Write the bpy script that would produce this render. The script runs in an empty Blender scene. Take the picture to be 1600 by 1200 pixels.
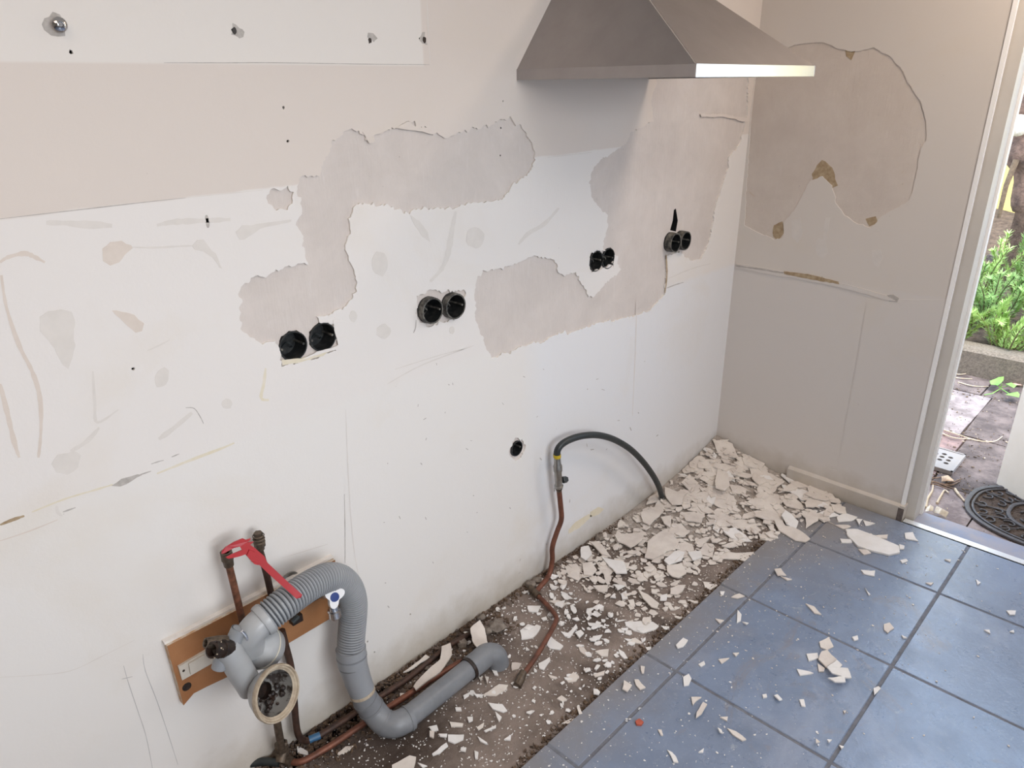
import bpy, math, random
import numpy as np
from mathutils import Vector, Matrix
from mathutils.geometry import delaunay_2d_cdt
random.seed(7); R = random.Random(11)
SC = bpy.context.scene; COL = SC.collection
# ------------------------------------------------------------------ camera, sky, lights, exposure
CAM = Vector((-2.7872, -1.4096, 1.6))
YAW, PITCH, ROLL, FPX = 0.7715215634823427, 0.39204064179646225, -0.013004768095846473, 1135.455
fwd = Vector((math.cos(PITCH)*math.cos(YAW), math.cos(PITCH)*math.sin(YAW), -math.sin(PITCH)))
rt0 = fwd.cross(Vector((0, 0, 1))).normalized(); up0 = rt0.cross(fwd)
rt = math.cos(ROLL)*rt0 + math.sin(ROLL)*up0; up = -math.sin(ROLL)*rt0 + math.cos(ROLL)*up0
cd = bpy.data.cameras.new('camera'); cam = bpy.data.objects.new('camera', cd); COL.objects.link(cam)
mw = Matrix((rt, up, -fwd)).transposed().to_4x4(); mw.translation = CAM; cam.matrix_world = mw
cd.sensor_width = 36; cd.lens = 36*FPX/1600; cd.clip_start = .02; cd.clip_end = 200
SC.camera = cam

W = bpy.data.worlds.new('daylight'); SC.world = W; W.use_nodes = True
nt = W.node_tree; bg = nt.nodes['Background']
tc = nt.nodes.new('ShaderNodeTexCoord'); sp = nt.nodes.new('ShaderNodeSeparateXYZ'); cr = nt.nodes.new('ShaderNodeValToRGB')
nt.links.new(tc.outputs['Generated'], sp.inputs[0]); nt.links.new(sp.outputs['Z'], cr.inputs[0]); nt.links.new(cr.outputs[0], bg.inputs[0])
cr.color_ramp.elements[0].color = (.68, .81, 1, 1); cr.color_ramp.elements[1].color = (.52, .70, 1, 1)
bg.inputs[1].default_value = 4.2
sd = bpy.data.lights.new('sun', 'SUN'); sd.energy = 5; sd.angle = math.radians(35); sd.color = (1, .95, .86)
so = bpy.data.objects.new('sun', sd); COL.objects.link(so)
so.rotation_euler = Vector((.10, .30, -1)).to_track_quat('-Z', 'Y').to_euler()

def area(name, loc, aim, sx, sy, e, col, spread=180):
    l = bpy.data.lights.new(name, 'AREA'); l.shape = 'RECTANGLE'; l.size = sx; l.size_y = sy; l.energy = e; l.color = col; l.spread = math.radians(spread)
    o = bpy.data.objects.new(name, l); COL.objects.link(o); o.location = loc
    o.rotation_euler = (Vector(aim)-Vector(loc)).to_track_quat('-Z', 'Y').to_euler(); return o
area('daylight_from_garden_window', (-2.5, -3.85, 1.75), (-2.3, 0, .8), 1.9, 1.2, 19, (.91, .95, 1), 88)
area('rooflight_daylight', (-1.75, -2.0, 2.5), (-1.85, -1.4, 0), 1.1, .7, 15.5, (.98, .985, 1), 140)
area('ceiling_lamp_light', (-3.3, -1.3, 2.4), (-3.1, -.4, 0), .9, .9, 6.5, (1, .76, .58))
area('door_lamp_light', (-.42, -1.25, 2.40), (-.05, -.95, 1.2), .35, .35, 9, (1, .82, .66))
VS = SC.view_settings; VS.view_transform = 'Standard'; VS.look = 'None'; VS.gamma = 1; VS.use_curve_mapping = False
VS.exposure = 0.25

# ------------------------------------------------------------------ from the photograph's frame to planes of the place
def ray(x, y): return rt*((x-800)/FPX) - up*((y-600)/FPX) + fwd
def P(x, y, X=None, Y=None, Z=None):
    d = ray(x, y); i, v = (0, X) if X is not None else ((1, Y) if Y is not None else (2, Z))
    return CAM + d*((v-CAM[i])/d[i])

# ------------------------------------------------------------------ materials
MATS = {}
def lin(c): return tuple(((v/12.92) if v <= .04045 else ((v+.055)/1.055)**2.4) for v in c)
def rgb(r, g, b): return lin((r/255, g/255, b/255))
class NG:
    def __init__(s, name):
        s.m = bpy.data.materials.new(name); s.m.use_nodes = True; s.t = s.m.node_tree; s.b = s.t.nodes['Principled BSDF']
        s.pos = s.t.nodes.new('ShaderNodeNewGeometry').outputs['Position']
        MATS[name] = s.m
    def n(s, typ, **k):
        o = s.t.nodes.new(typ)
        for a, v in k.items(): setattr(o, a, v)
        return o
    def put(s, inp, v):
        if isinstance(v, (int, float)): inp.default_value = v
        elif isinstance(v, tuple): inp.default_value = (*v, 1) if len(v) == 3 and inp.type == 'RGBA' else v
        else: s.t.links.new(v, inp)
    def noise(s, scale, detail=5, rough=.6, dist=0, vec=None):
        o = s.n('ShaderNodeTexNoise'); s.put(o.inputs['Vector'], vec or s.pos); o.inputs['Scale'].default_value = scale
        o.inputs['Detail'].default_value = detail; o.inputs['Roughness'].default_value = rough; o.inputs['Distortion'].default_value = dist
        return o.outputs['Fac']
    def stretch(s, v):
        o = s.n('ShaderNodeVectorMath', operation='MULTIPLY'); s.put(o.inputs[0], s.pos); o.inputs[1].default_value = v; return o.outputs[0]
    def mr(s, v, a, b, c=0., d=1.):
        o = s.n('ShaderNodeMapRange'); s.put(o.inputs[0], v)
        for i, x in enumerate((a, b, c, d)): o.inputs[i+1].default_value = x
        return o.outputs[0]
    def math(s, op, a, b=0.):
        o = s.n('ShaderNodeMath', operation=op); s.put(o.inputs[0], a); s.put(o.inputs[1], b); return o.outputs[0]
    def mix(s, f, a, b):
        o = s.n('ShaderNodeMix', data_type='RGBA'); s.put(o.inputs[0], f); s.put(o.inputs[6], a); s.put(o.inputs[7], b); return o.outputs[2]
    def xyz(s):
        o = s.n('ShaderNodeSeparateXYZ'); s.put(o.inputs[0], s.pos); return o.outputs
    def bump(s, h, strength, dist=.002):
        o = s.n('ShaderNodeBump'); s.put(o.inputs['Height'], h); o.inputs['Strength'].default_value = strength; o.inputs['Distance'].default_value = dist
        s.put(s.b.inputs['Normal'], o.outputs[0])
    def fin(s, col, rough=.6, metal=0., spec=None):
        s.put(s.b.inputs['Base Color'], col); s.put(s.b.inputs['Roughness'], rough); s.b.inputs['Metallic'].default_value = metal
        if spec is not None: s.b.inputs['Specular IOR Level'].default_value = spec
        return s.m
def simple(name, c1, c2=None, scale=30, lo=.35, hi=.7, rough=.6, metal=0., bump=0, bs=80, spec=None, bd=.002):
    g = NG(name); col = c1
    if c2: col = g.mix(g.mr(g.noise(scale, 6, .65), lo, hi), c1, c2)
    if bump: g.bump(g.noise(bs, 5), bump, bd)
    return g.fin(col, rough, metal, spec)

def wall_paint(name, axis):
    g = NG(name); x, y, z = g.xyz()
    wob = g.math('MULTIPLY', g.math('SUBTRACT', g.noise(6, 4), .5), .02)
    z2 = g.math('ADD', z, wob)
    if axis == 'left':
        up_ = rgb(213, 203, 195); cab = rgb(221, 215, 209); mid = rgb(223, 218, 214); low = rgb(223, 219, 215); blu = rgb(221, 220, 221)
        c = g.mix(g.mr(z2, 1.408, 1.412), mid, up_)
        iscab = g.math('MULTIPLY', g.mr(x, -1.612, -1.618), g.mr(z, 1.638, 1.642))
        c = g.mix(iscab, c, cab)
        right = g.mr(g.math('ADD', x, wob), -1.30, -1.20)
        c = g.mix(g.mr(z2, .905, .885), c, g.mix(right, low, blu))
    else:
        c = g.mix(g.mr(z2, .89, .9), rgb(213, 207, 202), rgb(213, 206, 199))
    # soot and grease near the floor and faint yellowing
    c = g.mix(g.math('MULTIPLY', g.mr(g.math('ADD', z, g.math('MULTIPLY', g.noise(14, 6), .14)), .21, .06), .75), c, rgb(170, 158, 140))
    c = g.mix(g.mr(g.noise(2.2, 6, .6, .6), .56, .78, 0, .35), c, rgb(212, 200, 182))
    c = g.mix(g.mr(g.noise(75, 3, .5), .755, .80, 0, .5), c, rgb(120, 112, 108))
    h = g.math('ADD', g.noise(5, 4), g.math('MULTIPLY', g.noise(160, 3), .12))
    g.bump(h, .35, .006)
    return g.fin(c, .55, 0, .3)
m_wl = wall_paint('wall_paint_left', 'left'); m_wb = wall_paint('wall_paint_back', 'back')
def bare(name, a, b, cst, mark):
    g = NG(name)
    c = g.mix(g.mr(g.noise(9, 7, .7, .4), .35, .7), a, b)
    c = g.mix(g.mr(g.noise(1, 6, .7, .3, g.stretch((60, 60, 9))), .58, .72, 0, .5), c, cst)
    c = g.mix(g.mr(g.noise(13, 7, .7, 1.2), .66, .74, 0, mark), c, rgb(196, 168, 136))
    c = g.mix(g.mr(g.noise(1, 4, .7, .2, g.stretch((8, 8, 130))), .60, .70, 0, .22), c, a)
    c = g.mix(g.mr(g.noise(38, 6, .75, .8), .60, .70, 0, .45), c, b)
    c = g.mix(g.mr(g.noise(120, 3, .5), .74, .78, 0, .55), c, rgb(140, 130, 124))
    g.bump(g.math('ADD', g.noise(45, 7, .7), g.noise(1, 5, .7, 0, g.stretch((120, 120, 14)))), .7, .0022)
    return g.fin(c, .8, 0, .15)
m_bare = bare('bare_plaster', rgb(210, 201, 195), rgb(200, 191, 185), rgb(216, 209, 204), .10)
m_bareb = bare('bare_plaster_back', rgb(211, 201, 192), rgb(203, 192, 183), rgb(214, 206, 198), .7)
m_gyp = simple('gypsum', rgb(236, 231, 226), rgb(222, 215, 208), 40, rough=.85, spec=.15, bump=.3)
m_shard = simple('plaster_shard', rgb(224, 216, 208), rgb(208, 198, 190), 11, .4, .65, rough=.8, spec=.15, bump=.35, bs=60)  # cream tint carries the shade over the heap; some front shards share it
m_shardw = simple('plaster_shard_white', rgb(234, 231, 229), rgb(220, 216, 212), 14, rough=.75, spec=.2, bump=.2)
m_glue = simple('glue_mark', rgb(217, 211, 205), rgb(210, 204, 198), 30, rough=.5, spec=.35)
m_gluew = simple('glue_mark_warm', rgb(215, 204, 194), rgb(208, 196, 186), 30, rough=.55, spec=.3)
m_yel = simple('yellow_adhesive', rgb(214, 204, 178), rgb(221, 213, 198), 40, rough=.6)
m_dirt = simple('dirt_streak', rgb(150, 128, 100), rgb(186, 168, 140), 60, rough=.9)
m_crack = simple('crack_grey', rgb(166, 160, 154), rgb(192, 186, 181), 60, rough=.9)
m_pencil = simple('pencil', rgb(176, 173, 171), rough=.7)
m_dark = simple('dark_cavity', rgb(14, 15, 17), rgb(34, 34, 34), 60, rough=.7, bump=.4)
def conc():
    g = NG('bare_concrete')
    c = g.mix(g.mr(g.noise(4.5, 8, .65, .4), .38, .66), rgb(150, 136, 127), rgb(108, 96, 88))
    c = g.mix(g.mr(g.noise(2.3, 5, .6, .8), .56, .68, 0, .8), c, rgb(74, 64, 57))
    c = g.mix(g.mr(g.noise(11, 8, .75), .60, .74, 0, .6), c, rgb(168, 156, 148))
    for (cx_, cy_, rad_, am) in ((-1.29, -.30, .12, .45), (-1.10, -.16, .10, .4), (-2.02, -.12, .26, .8), (-1.62, -.10, .16, .6), (-1.45, -.44, .07, .5), (-1.15, -.46, .08, .6)):
        dn = g.n('ShaderNodeVectorMath', operation='DISTANCE'); g.put(dn.inputs[0], g.pos); dn.inputs[1].default_value = (cx_, cy_, 0)
        dd_ = g.math('ADD', dn.outputs['Value'], g.math('MULTIPLY', g.math('SUBTRACT', g.noise(16, 6, .7), .5), .16))
        c = g.mix(g.mr(dd_, rad_, rad_*.5, 0, am), c, rgb(62, 51, 45))
    c = g.mix(g.mr(g.noise(330, 3, .6), .66, .72, 0, .8), c, rgb(196, 188, 182))
    c = g.mix(g.mr(g.noise(260, 3, .6), .68, .74, 0, .7), c, rgb(52, 44, 40))
    g.bump(g.math('ADD', g.noise(30, 8, .7), g.noise(150, 4)), .8, .004); return g.fin(c, .9, 0, .2)
m_conc = conc()
def slate():
    g = NG('slate_tile')
    oi = g.n('ShaderNodeObjectInfo').outputs['Random']
    c = g.mix(g.mr(g.noise(7, 8, .7, .5), .35, .68), rgb(110, 125, 149), rgb(128, 144, 170))
    c = g.mix(g.mr(oi, 0, 1, 0, .3), c, rgb(112, 120, 136))
    c = g.mix(g.mr(g.noise(2.4, 7, .7, 1), .55, .75, 0, .45), c, rgb(168, 174, 190))
    c = g.mix(g.mr(g.noise(21, 8, .75, 1.5), .64, .72, 0, .55), c, rgb(176, 180, 190))
    c = g.mix(g.mr(g.noise(240, 3, .6), .68, .74, 0, .7), c, rgb(205, 205, 210))
    x, y, z = g.xyz()
    edge = g.mr(g.math('ADD', g.math('ADD', y, g.math('MULTIPLY', x, .0)), g.math('MULTIPLY', g.noise(5, 7, .7), .35)), -.50, -.32)
    c = g.mix(g.math('MULTIPLY', edge, .72), c, rgb(128, 122, 118))
    dz = g.math('MULTIPLY', g.mr(g.math('ADD', x, g.math('MULTIPLY', g.noise(4, 6, .7), .5)), -.50, -.05), g.mr(g.math('ADD', y, g.math('MULTIPLY', g.noise(6, 6, .7), .35)), -.72, -.45))
    c = g.mix(g.math('MULTIPLY', dz, .8), c, rgb(136, 130, 126))
    c = g.mix(g.math('MULTIPLY', g.mr(g.noise(3.1, 7, .75, 2), .60, .68), .5), c, rgb(134, 126, 122))
    c = g.mix(g.mr(g.noise(6.3, 8, .8, 2.5), .60, .66, 0, .4), c, rgb(182, 184, 190))
    c = g.mix(g.mr(g.noise(48, 8, .8, 1.5), .58, .66, 0, .35), c, rgb(190, 192, 198))
    g.bump(g.math('ADD', g.noise(18, 7, .6, .6), g.math('MULTIPLY', g.noise(160, 4), .25)), .35, .004)
    r = g.mr(g.noise(9, 6, .7), .3, .75, .22, .42); r = g.math('ADD', r, g.math('MULTIPLY', edge, .3))
    return g.fin(c, r, 0, .95)
m_tile = slate()
m_grout = simple('grout', rgb(120, 122, 130), rgb(96, 97, 103), 40, rough=.9, bump=.4)
m_steel = simple('brushed_steel', rgb(176, 171, 169), rgb(168, 162, 160), 8, rough=.5, metal=1.)
m_steelr = simple('polished_steel_rim', rgb(214, 210, 208), rough=.22, metal=1.)
m_chrome = simple('chrome', rgb(210, 210, 212), rough=.12, metal=1.)
m_nick = simple('nickel', rgb(176, 174, 170), rgb(150, 146, 140), 60, rough=.35, metal=.9)
m_copper = simple('old_copper', rgb(132, 84, 66), rgb(86, 58, 48), 28, rough=.5, metal=.45, bump=.2)
m_copper2 = simple('dark_copper', rgb(92, 66, 54), rgb(52, 42, 38), 28, rough=.55, metal=.35, bump=.2)
def stubcol():
    g = NG('verdigris_copper'); x, y, z = g.xyz()
    zz = g.math('ADD', z, g.math('MULTIPLY', g.noise(40, 5), .06))
    c = g.mix(g.mr(g.noise(60, 6), .4, .65), rgb(140, 92, 70), rgb(92, 62, 48))
    c = g.mix(g.mr(zz, .55, .50), c, g.mix(g.mr(g.noise(70, 4), .42, .55), rgb(60, 72, 64), rgb(96, 84, 70)))
    return g.fin(c, .55, .35)
m_stub = stubcol()
m_brass = simple('dull_brass', rgb(112, 98, 84), rgb(70, 62, 54), 90, rough=.5, metal=.6, bump=.3)
m_pvc = simple('grey_pvc', rgb(112, 115, 120), rgb(128, 130, 134), 14, rough=.42, bump=.05)
m_pvcl = simple('light_grey_pvc', rgb(168, 170, 172), rgb(156, 157, 158), 10, rough=.36)
m_pvcd = simple('stained_pvc', rgb(122, 120, 116), rgb(44, 34, 28), 42, .48, .58, rough=.5)
m_pvcm = simple('mid_grey_pvc', rgb(146, 149, 153), rgb(138, 141, 146), 10, rough=.36)
m_hose = simple('grey_ribbed_hose', rgb(150, 153, 156), rgb(140, 143, 148), 8, rough=.45)
m_groove_shade = simple('hose_groove_shade', rgb(66, 70, 76), rough=.6)  # shade between the ribs, painted as a dark colour on the groove faces
m_lime = simple('limescale_rim', rgb(186, 172, 152), rgb(150, 134, 114), 55, rough=.75, bump=.4)
m_gunk = simple('black_gunk', rgb(22, 16, 13), rgb(52, 36, 28), 80, rough=.45, bump=1)
m_rust = simple('rusty_wash', rgb(120, 100, 84), rgb(62, 48, 40), 70, .35, .6, rough=.6)
m_ply = simple('varnished_board', rgb(170, 122, 82), rgb(150, 100, 62), 9, .3, .7, rough=.5)
m_plyd = simple('raw_board_edge', rgb(190, 150, 112), rgb(206, 196, 182), 45, .4, .6, rough=.8)
m_swi = simple('ivory_plastic', rgb(206, 199, 188), rgb(196, 188, 176), 30, rough=.4)
m_red = simple('red_plastic', rgb(168, 16, 34), rgb(156, 15, 32), 10, rough=.4)
m_blk = simple('black_rubber', rgb(34, 40, 42), rgb(48, 52, 52), 30, rough=.45)
m_sock = simple('black_bakelite', rgb(24, 27, 29), rgb(58, 58, 56), 70, .45, .68, rough=.45, bump=.5)
m_sockr = simple('dusty_bakelite', rgb(120, 116, 108), rgb(48, 48, 46), 60, .35, .6, rough=.7, bump=.5)
m_yband = simple('yellow_band', rgb(202, 176, 40), rgb(180, 150, 40), 60, rough=.5)
m_white = simple('white_plastic', rgb(226, 226, 228), rough=.3)
m_blue = simple('blue_disc', rgb(36, 58, 120), rough=.35)
m_bluetape = simple('blue_tape', rgb(60, 104, 140), rough=.4)
m_frame = simple('door_frame_paint', rgb(210, 204, 196), rgb(203, 197, 189), 5, rough=.4)
m_bead = simple('white_gloss_paint', rgb(250, 249, 247), rough=.3)
m_alu = simple('aluminium_strip', rgb(232, 234, 236), rough=.3, metal=.6)
m_sill = simple('bluestone_sill', rgb(132, 140, 160), rgb(160, 150, 150), 12, rough=.6, bump=.4)
m_bgap = simple('black_gap', rgb(22, 22, 22), rough=.9)
m_ends = simple('raw_skirting_end', rgb(112, 102, 98), rgb(86, 78, 76), 60, rough=.9)
m_cream = simple('cream_door_paint', rgb(245, 235, 220), rgb(238, 227, 210), 6, rough=.45)
m_slabs = [simple('paving_'+n, a, b, 9, .38, .62, rough=.85, bump=.9, bs=45, bd=.006) for n, a, b in
           [('pale', rgb(150, 136, 132), rgb(106, 94, 90)), ('dark', rgb(112, 97, 91), rgb(72, 60, 56)), ('red', rgb(146, 118, 110), rgb(104, 84, 80)), ('tan', rgb(164, 148, 140), rgb(118, 102, 98))]]
m_soil = simple('garden_soil', rgb(110, 92, 78), rgb(62, 48, 40), 22, rough=1, bump=1, bd=.02)
m_curb = simple('pebbly_concrete', rgb(134, 120, 104), rgb(92, 82, 70), 90, rough=.95, bump=1, bs=120, bd=.006)
m_iron = simple('cast_iron_mat', rgb(92, 88, 88), rgb(70, 66, 66), 50, rough=.6, bump=.3)
m_drain = simple('zinc_drain', rgb(144, 135, 128), rgb(140, 134, 132), 30, rough=.6, metal=.2, bump=.4)
m_twig = simple('twig_bark', rgb(150, 122, 100), rgb(92, 72, 58), 60, rough=.9)
m_twigp = simple('pale_twig', rgb(208, 188, 160), rgb(178, 154, 126), 60, rough=.8)
m_leafd = simple('dry_leaf', rgb(214, 186, 152), rgb(150, 112, 84), 50, rough=.7)
m_leafw = simple('pale_husk', rgb(232, 220, 200), rgb(190, 168, 140), 70, rough=.8)
m_leafg = simple('ivy_green', rgb(130, 170, 84), rgb(96, 140, 64), 40, rough=.5)
m_ros = simple('rosemary_needles', rgb(190, 214, 130), rgb(150, 184, 96), 12, rough=.6)
m_rosd = simple('rosemary_needles_dark', rgb(156, 188, 110), rgb(116, 150, 82), 12, rough=.6)
m_stem = simple('woody_stem', rgb(120, 98, 74), rgb(84, 66, 50), 50, rough=.9)
m_trunk = simple('tree_bark', rgb(142, 112, 94), rgb(84, 64, 54), 20, rough=.95, bump=1, bd=.02)
m_ywall = simple('yellow_render', rgb(244, 212, 120), rgb(236, 200, 112), 6, rough=.8)
m_pink = simple('pinkish_stone', rgb(214, 166, 146), rgb(180, 136, 120), 20, rough=.9, bump=.5)
m_ceil = simple('ceiling_paint', rgb(232, 228, 220), rough=.8)
m_room = simple('room_paint', rgb(226, 220, 212), rough=.8)
m_chip = simple('terracotta_chip', rgb(190, 96, 74), rgb(160, 80, 64), 60, rough=.8)

# ------------------------------------------------------------------ mesh helpers
class MB:
    def __init__(s): s.v = []; s.f = []; s.mi = []
    def add(s, vs, fs, mi=0):
        o = len(s.v); s.v += [tuple(p) for p in vs]; s.f += [tuple(o+i for i in q) for q in fs]; s.mi += [mi]*len(fs); return s
    def box(s, x0, x1, y0, y1, z0, z1, mi=0, M=None):
        vs = [Vector((x, y, z)) for x in (x0, x1) for y in (y0, y1) for z in (z0, z1)]
        if M: vs = [M @ p for p in vs]
        return s.add(vs, [(0, 1, 3, 2), (4, 6, 7, 5), (0, 4, 5, 1), (2, 3, 7, 6), (0, 2, 6, 4), (1, 5, 7, 3)], mi)
    def prism(s, pts, off, mi=0, mi2=None):
        n = len(pts); pts = [Vector(p) for p in pts]; off = Vector(off)
        nrm = Vector((0, 0, 0))
        for i in range(n): nrm += pts[i].cross(pts[(i+1) % n])
        if nrm.dot(off) > 0: pts = pts[::-1]
        o = len(s.v); s.v += [tuple(p) for p in pts] + [tuple(p+off) for p in pts]
        s.f += [tuple(range(o, o+n)), tuple(range(o+2*n-1, o+n-1, -1))]; s.mi += [mi, mi]
        for i in range(n):
            j = (i+1) % n; s.f.append((o+j, o+i, o+n+i, o+n+j)); s.mi.append(mi if mi2 is None else mi2)
        return s
    def tube(s, path, rad, seg=14, cap=True, mi=0, hollow=0):
        pts = [Vector(p) for p in path]; n = len(pts)
        rad = rad if isinstance(rad, (list, tuple)) else [rad]*n
        T = [(pts[min(i+1, n-1)]-pts[max(i-1, 0)]).normalized() for i in range(n)]
        a = Vector((0, 0, 1)) if abs(T[0].z) < .9 else Vector((1, 0, 0)); N = T[0].cross(a).normalized()
        o = len(s.v)
        for i in range(n):
            N = (N - T[i]*N.dot(T[i])).normalized(); B = T[i].cross(N)
            for k in range(seg):
                t = 2*math.pi*k/seg; s.v.append(tuple(pts[i] + (N*math.cos(t)+B*math.sin(t))*rad[i]))
        for i in range(n-1):
            for k in range(seg):
                j = (k+1) % seg; s.f.append((o+i*seg+k, o+i*seg+j, o+(i+1)*seg+j, o+(i+1)*seg+k)); s.mi.append(mi)
        if cap:
            s.f.append(tuple(o+k for k in range(seg))[::-1]); s.f.append(tuple(o+(n-1)*seg+k for k in range(seg))); s.mi += [mi, mi]
        return s
    def lathe(s, o, ax, prof, seg=28, mi=0):   # prof: (distance along axis, radius)
        ax = Vector(ax).normalized(); o = Vector(o); a = Vector((0, 0, 1)) if abs(ax.z) < .9 else Vector((1, 0, 0))
        N = ax.cross(a).normalized(); B = ax.cross(N); b = len(s.v)
        for h, r in prof:
            for k in range(seg):
                t = 2*math.pi*k/seg; s.v.append(tuple(o+ax*h+(N*math.cos(t)+B*math.sin(t))*max(r, 1e-5)))
        for i in range(len(prof)-1):
            for k in range(seg):
                j = (k+1) % seg; s.f.append((b+i*seg+k, b+i*seg+j, b+(i+1)*seg+j, b+(i+1)*seg+k)); s.mi.append(mi)
        return s
    def build(s, name, mats, parent=None, smooth=35, origin=None):
        me = bpy.data.meshes.new(name)
        org = Vector(origin) if origin is not None else (parent_world(parent) if parent else Vector((0, 0, 0)))
        me.from_pydata([tuple(Vector(p)-org) for p in s.v], [], s.f)
        mats = mats if isinstance(mats, (list, tuple)) else [mats]
        for m in mats: me.materials.append(m)
        me.polygons.foreach_set('material_index', s.mi)
        if smooth:
            me.polygons.foreach_set('use_smooth', [True]*len(s.f)); me.set_sharp_from_angle(angle=math.radians(smooth))
        me.update(); o = bpy.data.objects.new(name, me); COL.objects.link(o)
        if parent: o.parent = parent
        else: o.location = org
        WLOC[o.name] = org
        return o
WLOC = {}
def parent_world(p): return WLOC.get(p.name, Vector((0, 0, 0)))
def tag(o, label=None, cat=None, group=None, kind=None):
    if label: o['label'] = label
    if cat: o['category'] = cat
    if group: o['group'] = group
    if kind: o['kind'] = kind
    return o
def thing(name, loc, label, cat, group=None):
    o = bpy.data.objects.new(name, None); COL.objects.link(o); o.location = loc; o.empty_display_size = .05; WLOC[o.name] = Vector(loc)
    return tag(o, label, cat, group)
def spline(pts, per=8):
    pts = [Vector(p) for p in pts]; out = []
    for i in range(len(pts)-1):
        p0 = pts[max(i-1, 0)]; p1 = pts[i]; p2 = pts[i+1]; p3 = pts[min(i+2, len(pts)-1)]
        for k in range(per):
            t = k/per
            out.append(.5*((2*p1)+(p2-p0)*t+(2*p0-5*p1+4*p2-p3)*t*t+(3*p1-p0-3*p2+p3)*t**3))
    return out+[pts[-1]]
def arc_res(pts, step):
    out = [pts[0]]; acc = 0
    for a, b in zip(pts, pts[1:]):
        L = (b-a).length
        while acc+L >= step:
            a = a+(b-a)*((step-acc)/L); L = (b-a).length; out.append(a.copy()); acc = 0
            if L < 1e-9: break
        acc += L
    out.append(pts[-1]); return out
def rough2(pts, step=.007, amp=.0025, rnd=None, close=True):
    rnd = rnd or R; out = []; n = len(pts)
    for i in range(n if close else n-1):
        a = pts[i]; b = pts[(i+1) % n]; L = math.dist(a, b); k = max(1, int(L/step)); w = 0
        nx, ny = (b[1]-a[1])/max(L, 1e-9), -(b[0]-a[0])/max(L, 1e-9)
        for j in range(k):
            t = j/k; w = .6*w+rnd.gauss(0, amp)*(1 if j else .4)
            e = math.sin(math.pi*t)**.5 if k > 1 else 0
            out.append((a[0]+(b[0]-a[0])*t+nx*w*e, a[1]+(b[1]-a[1])*t+ny*w*e))
    return out
def inside(poly, p):
    x, y = p; c = False; n = len(poly); j = n-1
    for i in range(n):
        xi, yi = poly[i]; xj, yj = poly[j]
        if (yi > y) != (yj > y) and x < (xj-xi)*(y-yi)/(yj-yi)+xi: c = not c
        j = i
    return c
def sheet(name, outer, holes, to3, depth, mats, parent=None, solid=True):
    """flat sheet with holes; its rims go back by the vector depth (material 1)"""
    vs = []; es = []
    for lp in [outer]+holes:
        o = len(vs); n = len(lp); vs += [Vector(p) for p in lp]; es += [(o+i, o+(i+1) % n) for i in range(n)]
    V, E_, F, *_ = delaunay_2d_cdt(vs, es, [], 0, 1e-6)
    A = np.array([tuple(v) for v in V]); keep = []
    def mask(poly, pts):
        m = np.zeros(len(pts), bool); q = np.array(poly); j = len(q)-1; x, y = pts[:, 0], pts[:, 1]
        for i in range(len(q)):
            xi, yi = q[i]; xj, yj = q[j]
            c = (yi > y) != (yj > y)
            with np.errstate(divide='ignore', invalid='ignore'):
                m ^= c & (x < (xj-xi)*(y-yi)/(yj-yi if yj != yi else 1e-12)+xi)
            j = i
        return m
    ft = np.array([f for f in F]); cen = A[ft].mean(1); ok = mask(outer, cen)
    for h in holes: ok &= ~mask(h, cen)
    ft = ft[ok]; b = MB(); depth = Vector(depth)
    v3 = [Vector(to3(*p)) for p in A]; nn = Vector((0, 0, 0))
    a_, b_, c_ = [v3[i] for i in ft[0]]
    if (b_-a_).cross(c_-a_).dot(depth) > 0: ft = ft[:, ::-1]
    b.add(v3, [tuple(int(i) for i in t) for t in ft])
    cnt = {}
    for t in ft:
        for i in range(3):
            e = (int(t[i]), int(t[(i+1) % 3])); cnt[e] = cnt.get(e, 0)+1
    bd = [e for e in cnt if (e[1], e[0]) not in cnt]; o2 = len(b.v)
    idx = {}
    for e in bd:
        for i in e:
            if i not in idx: idx[i] = len(b.v); b.v.append(tuple(v3[i]+depth))
    for i, j in bd: b.f.append((j, i, idx[i], idx[j])); b.mi.append(1)
    return b.build(name, mats, parent, smooth=0)

# ================================================================== SETTING
WL = lambda x, y: (P(x, y, Y=0)[0], P(x, y, Y=0)[2])
WB = lambda x, y: (P(x, y, X=0)[1], P(x, y, X=0)[2])
L3 = lambda d: (lambda u, v: (u, d, v))
B3 = lambda d: (lambda u, v: (d, u, v))
# ---- patches where the top plaster has come off the left wall
PA = [(467,280),(477,274),(500,274),(502,260),(514,240),(517,221),(536,211),(539,204),(550,201),(561,204),(572,214),(577,224),(583,223),(584,211),(595,209),(607,202),(618,200),(626,195),(641,190),(650,198),(664,197),(674,200),(677,211),(689,212),(700,216),(715,207),(742,200),(770,195),(781,186),(800,186),(812,194),(820,205),(832,225),(837,250),(827,270),(800,290),(785,312),(750,316),(720,320),(710,326),(680,325),(650,328),(632,334),(625,326),(600,322),(575,319),(552,325),(547,350),(540,387),(545,407),(554,425),(556,450),(545,472),(525,485),(495,495),(499,504),(522,506),(530,524),(525,548),(490,562),(440,573),(437,548),(430,533),(400,532),(382,520),(374,497),(372,460),(380,445),(392,434),(425,426),(462,415),(482,414),(477,395),(470,362),(466,342),(472,325),(465,307)]
PB = [(417,305),(428,294),(450,290),(459,300),(457,318),(445,328),(428,326),(419,318)]
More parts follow.
